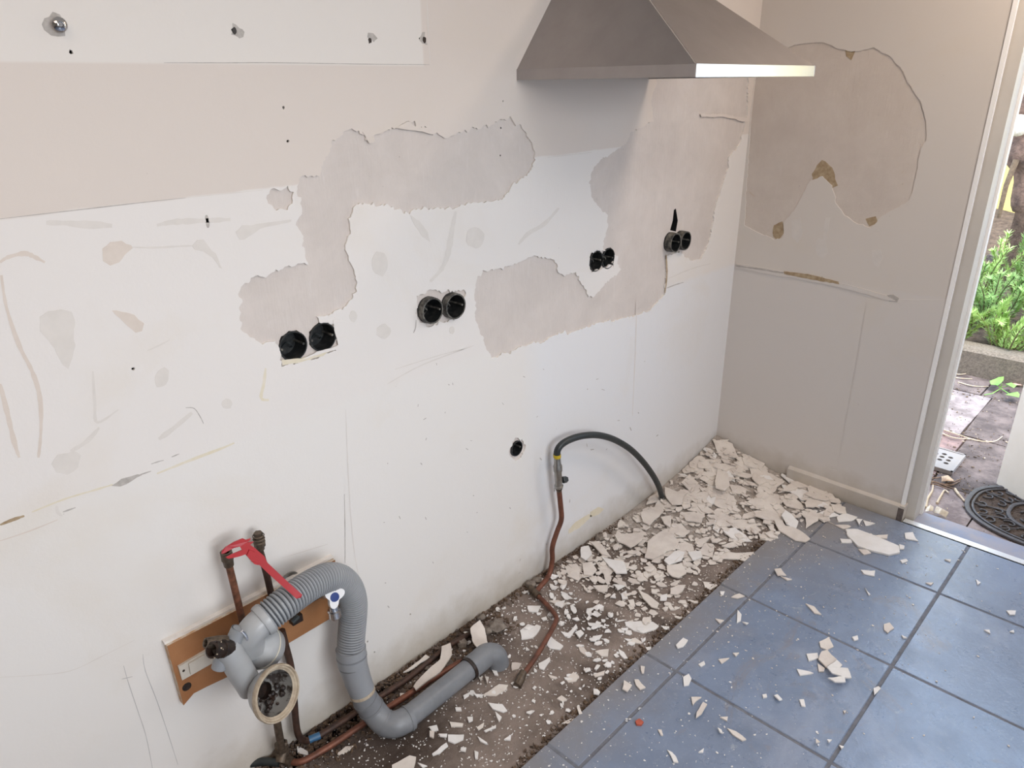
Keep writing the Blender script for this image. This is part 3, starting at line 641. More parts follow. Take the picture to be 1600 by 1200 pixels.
# floor pipe
o = thing('drain_pipe', P(612, 1135, Z=.04), 'dark grey plastic drain pipe running over the bare concrete into an elbow', 'pipe')
e1 = spline([P(570, 1092, Y=-.121), P(583, 1110, Z=.075), P(601, 1129, Z=.047), P(620, 1131, Z=.042), P(642, 1120, Z=.040)], 8)
MB().tube(e1, [.0335]*len(e1), 24).build('elbow', m_pvc, o, 60)
for i, t_ in ((6, .0355), (16, .0352), (29, .0352)):
    MB().tube([e1[i], e1[i+1]], t_, 24).build('elbow_ridge', m_pvc, o, 60)
p0 = P(636, 1122, Z=.040); p1 = P(752, 1030, Z=.040); MB().tube([p0, p1], .0295, 24).build('straight_pipe', m_pvc, o, 60)
d_ = (p1-p0).normalized()
MB().tube([p1-d_*.055, p1-d_*.045], .033, 24).build('rubber_seal', m_gunk, o, 60)
e2 = spline([p1-d_*.045, p1-d_*.01, p1+d_*.022, p1+d_*.045+Vector((0, -.012, -.010)), p1+d_*.050+Vector((0, -.018, -.035)), p1+d_*.050+Vector((0, -.02, -.05))], 6)
MB().tube(e2, .034, 24).build('end_elbow', m_pvc, o, 60)

# trap with the cup
o = thing('drain_trap', P(390, 1015, Y=-.12), 'light grey plastic drain trap with limescaled open cup, hanging before the board', 'drain trap')
tb = [P(384, 1003, Y=-.145), P(396, 984, Y=-.150), P(412, 968, Y=-.150)]
el = spline([P(392, 1012, Y=-.13), P(389, 996, Y=-.142), P(398, 981, Y=-.149), P(415, 966, Y=-.150)], 7)
MB().tube(el, .031, 26).build('hose_elbow', m_pvcl, o, 60)
ax_ = (P(445, 1012, Y=-.115)-P(378, 992, Y=-.135)).normalized(); c0 = P(386, 1004, Y=-.125)
MB().lathe(c0, ax_, [(0, .012), (0, .024), (.014, .032), (.034, .043), (.040, .0465), (.050, .0465), (.0505, .048), (.054, .048), (.0545, .0465), (.075, .044), (.088, .034), (.092, .018), (.0925, 0)], 34).build('trap_body', m_pvcl, o, 50)
MB().lathe(c0+ax_*.0500, ax_, [(0, .0466), (.001, .0482), (.0035, .0482), (.0045, .0466)], 34).build('seam_ring', m_yel, o, 50)
CUPC = P(431, 1083, Y=-.225); cax = Vector((.28, -.92, .25)).normalized(); K = .84
arm0 = P(352, 1008, Y=-.150); arm1 = CUPC-cax*.077
MB().tube([arm0, arm0.lerp(arm1, .12), arm0.lerp(arm1, .5), arm1], [.0245, .0278, .0278, .0270], 28).build('arm_pipe', m_pvcl, o, 50)
MB().lathe(CUPC, cax, [(-.060*K, .03*K), (-.055*K, .042*K), (-.038*K, .054*K), (-.018*K, .064*K), (-.006*K, .069*K), (0, .0715*K)], 44).build('cup', m_pvcl, o, 50)
MB().lathe(CUPC, cax, [(-.004, .0705*K), (.004, .072*K), (.0075, .070*K), (.0075, .067*K), (.0035, .065*K), (.0035, .0615*K), (0, .059*K), (-.001, .056*K)], 44).build('threaded_rim', m_lime, o, 50)
MB().lathe(CUPC, cax, [(-.001, .0565*K), (-.016*K, .053*K), (-.032*K, .048*K), (-.040*K, .041*K), (-.040*K, .022*K)], 44).build('cup_lining', m_pvcd, o, 50)
MB().lathe(CUPC, cax, [(-.0395*K, .024*K), (-.058*K, .022*K), (-.0582*K, 0)], 24).build('outlet_hole', m_gunk, o, 50)
sx_ = cax.cross(Vector((0, 0, 1))).normalized(); sy_ = sx_.cross(cax)
for k in range(34):
    a_ = R.uniform(math.radians(200), math.radians(350)) if k < 20 else R.uniform(math.radians(90), math.radians(200)); rr = R.uniform(.020, .046) if k < 20 else R.uniform(.043, .052)
    rr *= K; c_ = CUPC+sx_*(-math.cos(a_)*rr)+sy_*math.sin(a_)*rr+cax*(-.033+(rr/.044)**3*.020); s_ = R.uniform(.0035, .0085)
    MB().lathe(c_, (R.uniform(-1, 1), R.uniform(-1, 1), R.uniform(-1, 1)), [(-s_, 0), (-s_*.4, s_*.8), (s_*.3, s_), (s_, 0)], 7).build('sludge_lump', m_gunk, o, 30)
# side stubs and black hose mouth
st = [P(360, 1012, Y=-.148), P(374, 982, Y=-.150)]
MB().tube(st, .0165, 20, cap=False).tube([st[1], st[1]+(st[0]-st[1])*.3], .0135, 20).build('side_stub', m_pvcm, o, 50)
st = [P(350, 1015, Y=-.150), P(342, 1044, Y=-.150)]; MB().tube(st, [.0160, .0155], 20).build('side_stub', m_pvcm, o, 50)
m0 = P(358, 1012, Y=-.158); m1 = P(330, 1016, Y=-.172); d_ = (m1-m0).normalized(); Lm = (m1-m0).length
MB().lathe(m0, d_, [(0, .0175), (Lm*.3, .0165), (Lm*.34, .0185), (Lm*.48, .0185), (Lm*.5, .016), (Lm*.7, .0155), (Lm*.74, .0175), (Lm*.97, .0165), (Lm, .013), (Lm*.7, .011), (Lm*.6, 0)], 18).build('hose_mouth', m_gunk, o, 40)
for k in range(14):
    a_ = R.uniform(0, 6.28); e1_ = d_.cross(Vector((0, 0, 1))).normalized(); e2_ = d_.cross(e1_); c_ = m0+d_*Lm*R.uniform(.3, 1)+(e1_*math.cos(a_)+e2_*math.sin(a_))*.0165; s_ = R.uniform(.0015, .0035)
    MB().lathe(c_, (R.random(), R.random(), R.random()), [(-s_, 0), (0, s_), (s_, 0)], 6).build('crumb', m_lime if k % 2 else m_gunk, o, 30)
m0 = P(352, 1004, Y=-.150); m1 = P(321, 1005, Y=-.150); d_ = (m1-m0).normalized(); Lm = (m1-m0).length
MB().lathe(m0, d_, [(0, .015), (Lm*.4, .0145), (Lm*.8, .012), (Lm, .0105), (Lm, .0075), (Lm*.7, .0065), (Lm*.65, 0)], 18).build('brass_spigot', m_brass, o, 40)
MB().tube([P(378, 986, Y=-.165), P(384, 993, Y=-.168), P(388, 1003, Y=-.166)], .0035, 10).build('chrome_clip', m_chrome, o)

# ---- stop tap with white and blue knob
tk = P(523, 933, Y=-.150)
o = thing('stop_tap', tk, 'small chrome stop tap with white three-lobed knob and blue disc beside the ribbed hose', 'tap')
MB().tube([P(506, 928, Y=-.022), tk+Vector((0, .03, -.004))], .0125, 18).build('tap_body', m_nick, o)
ka = Vector((-.10, -.93, .35)).normalized()
MB().lathe(tk+Vector((0, .02, -.004)), ka, [(-.004, .012), (.004, .013), (.012, .010)], 18).build('spindle', m_chrome, o)
kb = ka.cross(Vector((0, 0, 1))).normalized(); kc = kb.cross(ka); pts = []
for k in range(42):
    t_ = 2*math.pi*k/42; rr = .0205+.0065*math.cos(3*(t_-math.radians(10))); pts.append(tk+kb*(-math.cos(t_)*rr)+kc*math.sin(t_)*rr)
MB().prism(pts, ka*-.012).build('knob', m_white, o, 30)
MB().lathe(tk, ka, [(-.001, .0112), (.0012, .0108), (.0014, 0)], 24).build('blue_disc', m_blue, o, 30)
t0 = P(520, 945, Y=-.135); t1 = P(524, 965, Y=-.135); d_ = (t1-t0).normalized(); Lm = (t1-t0).length
MB().lathe(t0, d_, [(-.005, .008), (0, .011), (Lm*.35, .012), (Lm*.4, .0155), (Lm*.85, .0155), (Lm*.9, .012), (Lm, .0115), (Lm, .007), (Lm*.8, .006)], 20).build('outlet', m_chrome, o, 40)
o = thing('pipe_clip', P(462, 966, Y=-.03), 'black pipe clip on the board under the ribbed hose', 'clip')
for q_ in [(462, 966), (490, 930)]: 
    u_ = P(*q_, Y=-.03); MB().box(u_.x-.014, u_.x+.014, -.04, -.021, u_.z-.010, u_.z+.010).build('clip_block', m_gunk, o, 0)
MB().tube([P(456, 972, Y=-.045), P(466, 962, Y=-.045)], .008, 10).build('clip_screw', m_blk, o)
w0 = P(453, 908, Y=-.005); o = thing('wall_rosette', w0, 'white ring round a pipe hole behind the red calliper and ribbed hose', 'ring')
MB().lathe(w0, (0, -1, 0), [(0, .026), (.005, .026), (.006, .022), (.002, .018)], 24).build('ring', m_nick, o); MB().lathe(w0, (0, -1, 0), [(.001, .018), (.0012, 0)], 20).build('rusty_hole', m_copper2, o)

# ---- pipes by the floor
o = thing('heating_pipe', P(470, 1156, Z=.02), 'brown copper pipe bending from behind the cup along the wall foot', 'pipe')
tubepx([(440, 985, 'Y', -.030), (447, 1012, 'Y', -.032), (455, 1045, 'Y', -.034), (459, 1085, 'Y', -.036), (462, 1125, 'Y', -.036), (466, 1147, 'Y', -.038), (474, 1156, 'Z', .012), (490, 1154, 'Z', .010), (530, 1130, 'Z', .010), (585, 1094, 'Z', .010), (640, 1058, 'Z', .012), (700, 1010, 'Z', .014), (725, 996, 'Z', .014), (742, 985, 'Z', .004)], .0088, m_copper2, 'tube', o, 14, 6)
tubepx([(483, 1156, 'Z', .011), (500, 1149, 'Z', .011)], .0098, m_bluetape, 'blue_tape', o)
o = thing('water_pipe', P(500, 1176, Z=.02), 'red-brown copper pipe running beside the grey drain pipe from the corroded tee', 'pipe')
tubepx([(444, 1180, 'Z', .012), (456, 1190, 'Z', .008), (476, 1188, 'Z', .010), (520, 1163, 'Z', .012), (575, 1126, 'Z', .012), (640, 1084, 'Z', .014), (690, 1052, 'Z', .016), (722, 1033, 'Z', .018)], .0088, m_copper, 'tube', o, 14, 6)
MB().tube([P(438, 1192, Z=.010), P(444, 1168, Z=.03)], .0155, 12).tube([P(433, 1178, Z=.012), P(456, 1192, Z=.010)], .013, 12).build('corroded_tee', m_brass, o)
MB().lathe(P(441, 1172, Z=.045), (0, 0, 1), [(0, .012), (.003, .017), (.022, .017), (.026, .012)], 8).build('tee_nut', m_brass, o, 20)
tubepx([(431, 1110, 'Y', -.075), (434, 1135, 'Y', -.070), (440, 1168, 'Y', -.065)], .0095, m_brass, 'riser', o)
o = thing('rubber_pipe', P(400, 1196, Z=.01), 'black rubber sleeved pipe at the wall foot left of the corroded tee', 'pipe')
tubepx([(360, 1206, 'Z', .012), (392, 1193, 'Z', .014), (415, 1190, 'Z', .014), (436, 1192, 'Z', .012)], .010, m_blk, 'tube', o)

# ---- gas tap
o = thing('gas_pipe', P(848, 915, Z=0), 'brown copper gas pipe with nickel tap rising from the rubble at the wall foot', 'gas pipe')
tubepx([(838, 924, 'Z', .012), (848, 912, 'Z', .016), (858, 898, 'Y', -.04), (863, 875, 'Y', -.035), (863, 855, 'Y', -.035), (870, 832, 'Y', -.037), (877, 812, 'Y', -.04), (876, 790, 'Y', -.042), (873, 762, 'Y', -.044)], .0090, m_copper, 'riser', o, 14, 6)
g0 = P(873.5, 768, Y=-.044); g1 = P(870.5, 712, Y=-.048); d_ = (g1-g0).normalized(); Lg = (g1-g0).length
MB().lathe(g0, d_, [(0, .0078), (.004, .009), (.018, .0145), (.020, .0145)], 16).build('brass_cone', m_brass, o, 40)
MB().lathe(g0+d_*.020, d_, [(h*(Lg-.022)/.09, q*1.05) for h, q in [(0, .0145), (.004, .0145), (.005, .012), (.045, .012), (.048, .0145), (.062, .0145), (.066, .0115), (.088, .0105), (.09, .011)]], 18).build('tap_body', m_nick, o, 40)
MB().lathe(g0+d_*.0185, d_, [(0, .014), (.001, .0152), (.005, .0152), (.006, .014)], 18).build('white_washer', m_white, o, 40)
tk = g0+d_*.045; kd = (P(888, 741, Y=-.05)-P(875, 743, Y=-.046)).normalized()
MB().lathe(tk, kd, [(.008, .006), (.018, .006), (.018, .010), (.022, .012), (.038, .011), (.040, 0)], 6).build('tap_knob', m_blk, o, 20)
MB().lathe(g1-d_*.006, d_, [(0, .0125), (.0, .0128), (.012, .0128), (.0125, .010)], 18).build('yellow_band', m_yband, o, 40)
o = thing('gas_hose', P(1035, 778, Y=-.05), 'black rubber gas hose arching from the tap down into the plaster heap', 'hose')
hz = [(870.5, 714, -.048), (871, 704, -.049), (877, 695, -.052), (890, 687, -.056), (910, 681, -.060), (935, 680, -.064), (960, 687, -.067), (985, 702, -.068), (1005, 722, -.067), (1021, 744, -.064), (1030, 762, -.060), (1034, 776, -.056)]
MB().tube(spline([P(x, y, Y=yy) for x, y, yy in hz], 6), .0115, 16).build('hose', m_blk, o, 60)
e_ = P(1034.5, 776, Y=-.056); MB().lathe(e_, (0, 0, -1), [(-.004, .0125), (.006, .013), (.007, .0165), (.018, .0165), (.019, .012), (.06, .012)], 12).build('hose_nut', m_nick, o, 30)
# small pipe in the rubble
o = thing('capped_pipe', P(835, 925, Z=.01), 'thin copper pipe lying across the bare concrete to a dark capped end', 'pipe')
tubepx([(832, 922, 'Z', .016), (842, 932, 'Z', .018), (855, 945, 'Z', .018), (868, 962, 'Z', .020), (868, 972, 'Z', .020), (856, 995, 'Z', .020), (838, 1025, 'Z', .018), (818, 1054, 'Z', .014)], .0078, m_copper, 'tube', o, 12, 6)
a_ = P(818, 1050, Z=.016); b_ = P(808, 1072, Z=.008); MB().tube([a_, a_+(b_-a_)*.4, b_], [.011, .0135, .0125], 12).build('end_cap', m_brass, o); 
MB().tube([P(828, 918, Z=.016), P(842, 932, Z=.018)], .0115, 12).build('elbow', m_brass, o)

# ================================================================== PLASTER DEBRIS
def hmound(x, y):   # height of the rubble under the shards
    d = math.hypot(x*1.0, y*1.0); e = max(0, 1-max(0, -y)/.55)
    h = .075*math.exp(-(d/.20)**1.3)+.030*math.exp(-(d/.65)**2)*e
    return h
mn = MB(); NX, NY = 46, 34; idx = {}
for i in range(NX):
    for j in range(NY):
        x = -1.2*i/(NX-1); y = -.75*j/(NY-1); hh = hmound(x, y)
        edge = min(1, (1.2+x)/.2)*min(1, (.75+y)/.12)
        mn.v.append((x-.001, y-.001, -.004+hh*edge+(.003*R.random() if hh > .004 else 0)))
for i in range(NX-1):
    for j in range(NY-1): mn.f.append((i*NY+j, i*NY+j+1, (i+1)*NY+j+1, (i+1)*NY+j)); mn.mi.append(0)
tag(mn.build('plaster_rubble', simple('rubble_dust', rgb(188, 178, 169), rgb(132, 121, 112), 40, rough=.95, bump=1, bd=.006), None, 30), 'low mound of crushed plaster dust under the shards in the room corner', 'rubble', kind='stuff')

G_HEAP = 'plaster shards in the corner heap'; G_CON = 'plaster shards on the bare concrete'; G_TILE = 'plaster flakes on the slate tiles'
L_HEAP = 'broken white plaster shard lying among many in the corner heap'
L_CON = 'small white plaster shard scattered on the bare brown concrete'
L_TILE = 'small white plaster flake lying loose on the slate floor tiles'
nsh = [0]
def region(c):
    if c.y > -.499: return 'heap' if (c.x > -1.28 and hmound(c.x, c.y) > .0015 or (c.x > -1.1 and c.y > -.40)) else 'con'
    return 'tile'
def base_z(c):
    return (.0105 if c.y < -.499 else 0)
def describe(cx, cy_, pts, white):
    ar = abs(sum(pts[i][0]*pts[i-1][1]-pts[i-1][0]*pts[i][1] for i in range(len(pts))))/2*1e4
    w_ = max(math.dist(a, b) for a in pts for b in pts); lng = w_*w_*1e4/max(ar, .01) > 3.6
    size = 'large' if ar > 28 else 'medium-sized' if ar > 9 else 'small' if ar > 2.5 else 'tiny'
    rg = region(Vector((cx, cy_, 0)))
    if rg == 'heap':
        z_ = 'in the heap right in the room corner' if math.hypot(cx, cy_) < .3 else 'in the heap along the skirting of the back wall' if cx > -.28 else 'in the heap beside the end of the black hose' if cy_ > -.22 and cx < -.38 and cx > -.75 else 'in the heap between gas pipe and black hose' if cx < -.75 and cy_ > -.25 else 'at the front of the corner heap by the cut tiles' if cy_ < -.36 else 'in the middle of the corner heap'
    elif rg == 'con':
        z_ = 'on bare concrete below the drain elbow' if cx < -1.78 else 'on bare concrete beside the grey drain pipe' if cx < -1.50 else 'on bare concrete around the thin capped pipe' if cx < -1.20 and cy_ > -.33 else 'on bare concrete near the oval shard' if cy_ < -.28 else 'on bare concrete between gas pipe foot and heap'
    else:
        z_ = 'on the narrow cut tile course' if cy_ > -.6025 else 'on the tile before the door sill' if cx > -.389 and cy_ < -.75 else 'on the dusty tile before the back skirting' if cx > -.389 else 'in the little pile on the slate tile' if abs(cx+.98) < .10 and abs(cy_+.89) < .10 else 'on the second tile row from the concrete' if cy_ > -1.0515 else 'on the front slate tiles'
    return '%s %s%s plaster %s %s' % (size, 'long ' if lng else '', 'bright white' if white else 'cream-white', 'sliver' if lng else 'shard', z_), 'plaster shard', 'plaster shards '+z_
def shard(pts2, z, th=.0042, tilt=(0, 0), label=None, m=None, zc=None):
    cx = sum(p[0] for p in pts2)/len(pts2); cy_ = sum(p[1] for p in pts2)/len(pts2)
    pts2 = [(min(p[0], -.004) if cx < 0 else p[0], min(p[1], -.004)) for p in pts2]
    q = rough2(pts2, .014, .0011)
    curl = R.uniform(-.10, .10)
    top = []
    for a, c_ in q:
        dx, dy = a-cx, c_-cy_; top.append(Vector((a, c_, z+th+dx*tilt[0]+dy*tilt[1]+curl*(dx*dx+dy*dy)*2)))
    mnz = min(p.z for p in top)-th; fl_ = base_z(Vector((cx, cy_, 0)))+.0004
    if mnz < fl_: top = [p+Vector((0, 0, fl_-mnz)) for p in top]
    o_ = MB().prism(top, (0, 0, -th)).build('plaster_shard', m or m_shard, None, 0, origin=(cx, cy_, z))
    if label: tag(o_, label, 'plaster shard')
    else: tag(o_, *describe(cx, cy_, pts2, m is m_shardw))
    nsh[0] += 1
    return o_
placed = []
def traced(x0, y0, s, pts, label=None, z=None, th=.0042, tilt=(0, 0), m=None):
    px = [(x0+a/s, y0+b/s) for a, b in pts]; c_ = P(sum(p[0] for p in px)/len(px), sum(p[1] for p in px)/len(px), Z=0)
    if z is None:
        z = base_z(c_)+.0006+max(0, hmound(c_.x, c_.y))+(.010 if region(c_) == 'heap' else 0)
        for (u, v_, zt) in placed:
            if math.hypot(u-c_.x, v_-c_.y) < .045: z = max(z, zt+.0008)
    q = [tuple(P(x, y, Z=z+th)[:2]) for x, y in px]; placed.append((c_.x, c_.y, z+th))
    return shard(q, z, th, tilt, label, m)
S7 = [[(990,75),(1040,55),(1085,55),(1065,95),(1030,115),(990,110)],[(1195,35),(1240,40),(1260,70),(1240,85),(1205,70)],[(960,160),(990,165),(1020,210),(990,210)],[(240,375),(320,435),(300,460),(235,450),(218,430)],[(415,440),(450,445),(490,495),(460,495),(425,470)],[(520,470),(605,455),(600,500),(560,500)],[(665,455),(700,475),(725,515),(700,515),(675,490)],[(165,545),(235,505),(240,525),(200,585),(170,575)],[(340,650),(385,598),(420,625),(400,655),(350,662)],[(505,615),(580,590),(575,615),(520,630)],[(720,405),(770,385),(815,415),(800,422),(740,412)],[(1025,430),(1070,385),(1100,400),(1070,440),(1035,450)],[(1070,630),(1105,610),(1122,640),(1105,680),(1075,685)],[(765,645),(790,645),(835,695),(800,708),(775,680)],[(700,650),(750,680),(720,720),(690,705)],[(805,560),(830,565),(825,605),(812,605)],[(280,765),(310,745),(345,770),(315,785)],[(405,815),(420,810),(440,860),(420,865)],[(1270,265),(1325,275),(1300,295)],[(1410,210),(1435,240),(1430,280),(1405,290)],[(1370,130),(1420,108),(1455,125),(1410,138)],[(1300,95),(1330,95),(1320,120),(1305,115)],[(1120,755),(1185,755),(1150,780),(1130,805)],[(1195,785),(1220,800),(1185,860),(1150,885),(1155,850)],[(970,1085),(1000,1100),(1040,1165),(1010,1160)],[(912,958),(935,960),(945,995),(930,992)],[(1300,880),(1350,878),(1345,905)],[(1285,945),(1310,960),(1318,980),(1300,975)],[(1165,550),(1200,530),(1208,550),(1180,565)],[(1290,520),(1360,510),(1310,545)],[(50,340),(100,300),(180,320),(130,385),(60,395)],[(305,345),(350,355),(400,300),(410,320),(365,380),(330,375)],[(395,350),(430,335),(450,355),(420,385)],[(505,375),(565,365),(545,395),(505,400)],[(95,185),(180,185),(160,225),(105,220)],[(230,155),(290,150),(340,170),(310,195)],[(505,60),(600,55),(595,95),(540,95)],[(635,50),(705,60),(660,85)],[(680,110),(715,90),(725,140),(690,145)],[(0,540),(60,545),(40,580),(0,590)],[(1165,1100),(1200,1075),(1195,1100)],[(725,150),(760,145),(770,185),(740,190)],[(640,105),(650,135),(615,130)],[(870,85),(910,80),(905,110),(875,105)],[(1045,150),(1085,150),(1095,175),(1060,170)],[(930,120),(970,110),(965,150),(925,150)],[(1380,480),(1420,478),(1400,500)],[(1440,285),(1480,292),(1465,300)],[(835,445),(870,440),(870,460),(845,465)],[(930,310),(980,315),(985,340),(950,330)],[(225,615),(280,630),(275,642),(240,635)],[(1565,740),(1590,735),(1595,755),(1570,760)]]
S8 = [[(240,485),(310,480),(315,512),(255,530)],[(180,580),(285,605),(200,620)],[(310,545),(355,575),(350,595),(318,595)],[(335,470),(370,460),(430,520),(365,570),(315,520)],[(430,522),(465,555),(450,572),(368,570)],[(370,570),(500,575),(522,635),(490,635),(400,605)],[(375,635),(480,625),(485,660),(420,660)],[(320,410),(380,380),(410,440),(370,460),(330,445)],[(235,170),(290,190),(335,240),(290,230)],[(725,300),(760,290),(788,325),(750,355),(725,335)],[(525,380),(560,370),(565,395),(540,402)],[(835,368),(870,385),(845,385)],[(195,770),(225,770),(235,815),(210,810)],[(38,745),(60,738),(90,770),(70,775)],[(660,700),(690,688),(705,700),(665,740)],[(1490,215),(1550,215),(1545,240),(1510,240)],[(1350,335),(1385,335),(1390,358)],[(1510,345),(1535,335),(1540,352)],[(445,1055),(475,1065),(460,1078)],[(370,1020),(400,1022),(380,1038)],[(985,40),(1035,40),(1020,55)],[(1300,20),(1330,40),(1310,55)],[(80,0),(150,20),(120,25)],[(605,70),(640,115),(630,118)],[(470,840),(490,840),(480,858)],[(300,1015),(325,1035),(300,1040)]]
S4 = [[(855,930),(905,925),(940,980),(860,965)],[(450,965),(520,970),(525,990),(460,990)],[(565,1030),(620,1035),(645,1055),(600,1065)],[(670,945),(750,940),(745,965),(700,960)],[(820,1000),(855,1010),(850,1030),(825,1030)],[(825,1100),(865,1092),(875,1105),(840,1118)],[(1105,1095),(1145,1095),(1140,1110)],[(580,1160),(670,1165),(665,1200),(600,1185)],[(40,1155),(80,1150),(115,1195),(60,1195)],[(285,720),(310,700),(375,755),(370,770),(300,760)],[(430,830),(480,805),(560,830),(520,855),(440,860)],[(595,850),(670,870),(610,885)],[(330,830),(420,880),(500,880),(520,890),(470,905),(400,870)],[(240,785),(310,790),(300,820),(245,820)],[(550,840),(590,845),(570,880)]]
S6 = [[(1200,990),(1300,990),(1295,1020),(1240,1045),(1200,1030)],[(1100,1110),(1190,1040),(1200,1060),(1150,1105),(1105,1120)],[(1385,1000),(1445,1040),(1440,1050),(1400,1030)],[(1425,965),(1500,930),(1500,945),(1435,972)],[(1210,910),(1295,920),(1290,940),(1220,940)],[(1420,740),(1520,675),(1575,680),(1560,710),(1500,745)],[(1450,790),(1540,800),(1570,840),(1545,850),(1480,830)],[(1495,845),(1535,880),(1520,910),(1505,880)],[(505,1110),(560,1065),(610,1060),(580,1090),(520,1120)],[(255,1060),(330,1100),(320,1120),(260,1105)],[(1010,1165),(1070,1185),(1040,1195)],[(1550,1020),(1595,990),(1590,1025)],[(1080,940),(1130,930),(1140,960),(1100,970)],[(1140,985),(1195,985),(1190,1005),(1150,1000)],[(1085,965),(1115,970),(1110,1010),(1085,1000)],[(1245,820),(1280,820),(1285,840),(1250,840)],[(1295,745),(1335,725),(1330,745),(1300,765)],[(1360,735),(1420,740),(1380,755)],[(1320,880),(1355,878),(1355,900),(1330,912)],[(1380,945),(1425,915),(1420,940),(1390,960)],[(1465,570),(1500,575),(1515,620),(1490,615)],[(1390,630),(1415,630),(1405,655)],[(1430,625),(1455,630),(1445,670)],[(1365,1090),(1390,1100),(1385,1140),(1370,1140)],[(1280,1070),(1315,1070),(1310,1095),(1280,1090)],[(900,730),(970,735),(940,760),(900,750)],[(955,790),(985,785),(975,825)]]
S3 = [[(1285,530),(1350,560),(1360,640),(1330,665),(1275,650),(1270,600)],[(955,640),(1080,690),(1060,750),(1000,750),(960,700)],[(640,940),(830,925),(810,980),(740,1020),(660,980)],[(805,800),(930,755),(950,790),(860,880),(820,860)],[(930,830),(995,820),(990,895),(950,870)],[(1075,830),(1130,800),(1190,840),(1180,865),(1085,850)],[(950,1100),(1020,1040),(1080,1050),(1060,1100),(980,1130)],[(1100,1050),(1180,1040),(1190,1080),(1130,1100)],[(430,1020),(480,1010),(500,1060),(460,1100),(430,1080)],[(480,980),(560,1000),(620,1080),(560,1060)],[(560,1080),(700,1110),(720,1180),(650,1180)],[(1310,1010),(1380,985),(1410,1010),(1360,1020)]]
# ones that can be named singly
traced(1200, 600, 4, [(485,905),(560,905),(700,960),(820,1010),(825,1050),(755,1065),(650,1040),(560,1010),(500,950)], 'largest thick white slab of plaster on the tiles beside the skirting end', z=.012, th=.007, m=m_shardw)
traced(800, 900, 4, [(705,285),(800,280),(880,285),(918,310),(900,330),(820,355),(760,340),(712,310)], 'large smooth oval plaster shard alone on the bare concrete near the tile edge', m=m_shardw)
traced(800, 900, 4, [(790,85),(850,115),(920,170),(905,200),(870,190),(820,140)], 'long tapering plaster shard on the concrete between the heap and the oval shard')
traced(800, 900, 4, [(310,920),(370,888),(450,892),(440,905),(350,922)], 'boat-shaped plaster sliver at the lower edge of the cut tile course')
traced(800, 900, 4, [(1345,950),(1400,970),(1465,1020),(1440,1028),(1380,990)], 'long narrow white plaster splinter on the front slate tiles')
traced(400, 900, 4, [(850,1180),(960,1120),(1000,1130),(985,1200),(850,1200)], 'broad plaster shard cut by the bottom edge of the view below the drain elbow')
traced(800, 600, 4, [(850,980),(960,900),(1045,980),(1020,1020),(880,1090),(830,1080)], 'large flaky cracked plaster sheet at the front of the corner heap')
traced(800, 600, 4, [(970,1130),(1060,1120),(1090,1180),(1040,1210),(1000,1200),(970,1170)], 'scalloped pale plaster shard in front of the corner heap')
traced(800, 600, 4, [(1260,1060),(1330,1045),(1400,1055),(1510,1050),(1530,1110),(1480,1115),(1420,1095),(1300,1090)], 'long ragged plaster sheet across the end of the cut tiles')
traced(1200, 600, 4, [(30,840),(90,850),(110,885),(150,890),(210,920),(265,965),(235,985),(170,975),(70,915)], 'ragged tongue-shaped plaster shard on the dusty tile before the skirting')
traced(800, 600, 4, [(330,1140),(400,1120),(430,1150),(420,1195),(350,1190)], 'round-ended white plaster shard beside the foot of the gas pipe')
traced(800, 600, 4, [(440,1120),(500,1110),(530,1160),(500,1195),(450,1190)], 'round white plaster shard with a cross-shaped crack near the gas pipe')
traced(400, 900, 4, [(1160,440),(1215,420),(1225,490),(1150,600),(1070,655),(1000,715),(985,690),(1060,600),(1150,520)], 'long curved plaster strip leaning over the copper pipe at the wall foot', z=.026)
traced(400, 900, 4, [(1340,340),(1400,290),(1430,330),(1450,410),(1400,455),(1350,400)], 'upright squarish plaster shard behind the grey end elbow', z=.035, tilt=(0, .25))
traced(400, 900, 4, [(920,600),(1060,490),(1085,505),(980,575)], 'thin plaster strip against the wall above the copper pipes', z=.018)
for x0, y0, s, L_ in ((800, 900, 4, S7), (1200, 900, 4, S8), (1200, 600, 4, S4), (400, 900, 4, S6), (800, 600, 4, S3)):
    for p_ in L_: traced(x0, y0, s, p_, m=m_shardw if R.random() < (.2 if L_ is S3 else .6) else None)
# leaning shards against the walls
def lean(px, axis, off, label, th=.004):
    pts = []
    zs = [p_[1] for p_ in px]; y0_, y1_ = min(zs), max(zs)
    for x, y in px:
        t_ = (y-y0_)/(y1_-y0_); v_ = -(off[0]+(off[1]-off[0])*t_)
        pts.append(P(x, y, **{axis: v_}))
    dv = (-th, 0, th*.4) if axis == 'X' else (0, -th, th*.4)
    o_ = MB().prism(pts, dv).build('plaster_shard', m_shard, None, 0, origin=pts[0]); tag(o_, label, 'plaster shard'); nsh[0] += 1
lean([(1289,762),(1297,775),(1309,795),(1310,802),(1300,800),(1292,780)], 'X', (.006, .05), 'tall narrow plaster shard leaning on the back skirting')
lean([(1093,712),(1097,707),(1110,722),(1120,731),(1112,731),(1100,722)], 'X', (.05, .10), 'curved plaster strip tipped up in the room corner, nearer the black hose')
lean([(1102,702),(1106,696),(1112,697),(1114,712),(1123,710),(1126,720),(1112,726),(1103,714)], 'X', (.004, .03), 'bulky plaster piece propped against the back wall at the very corner')
lean([(1046,750),(1053,752),(1064,764),(1058,764),(1048,756)], 'Y', (.006, .04), 'small plaster piece tipped against the wall beside the black hose end')

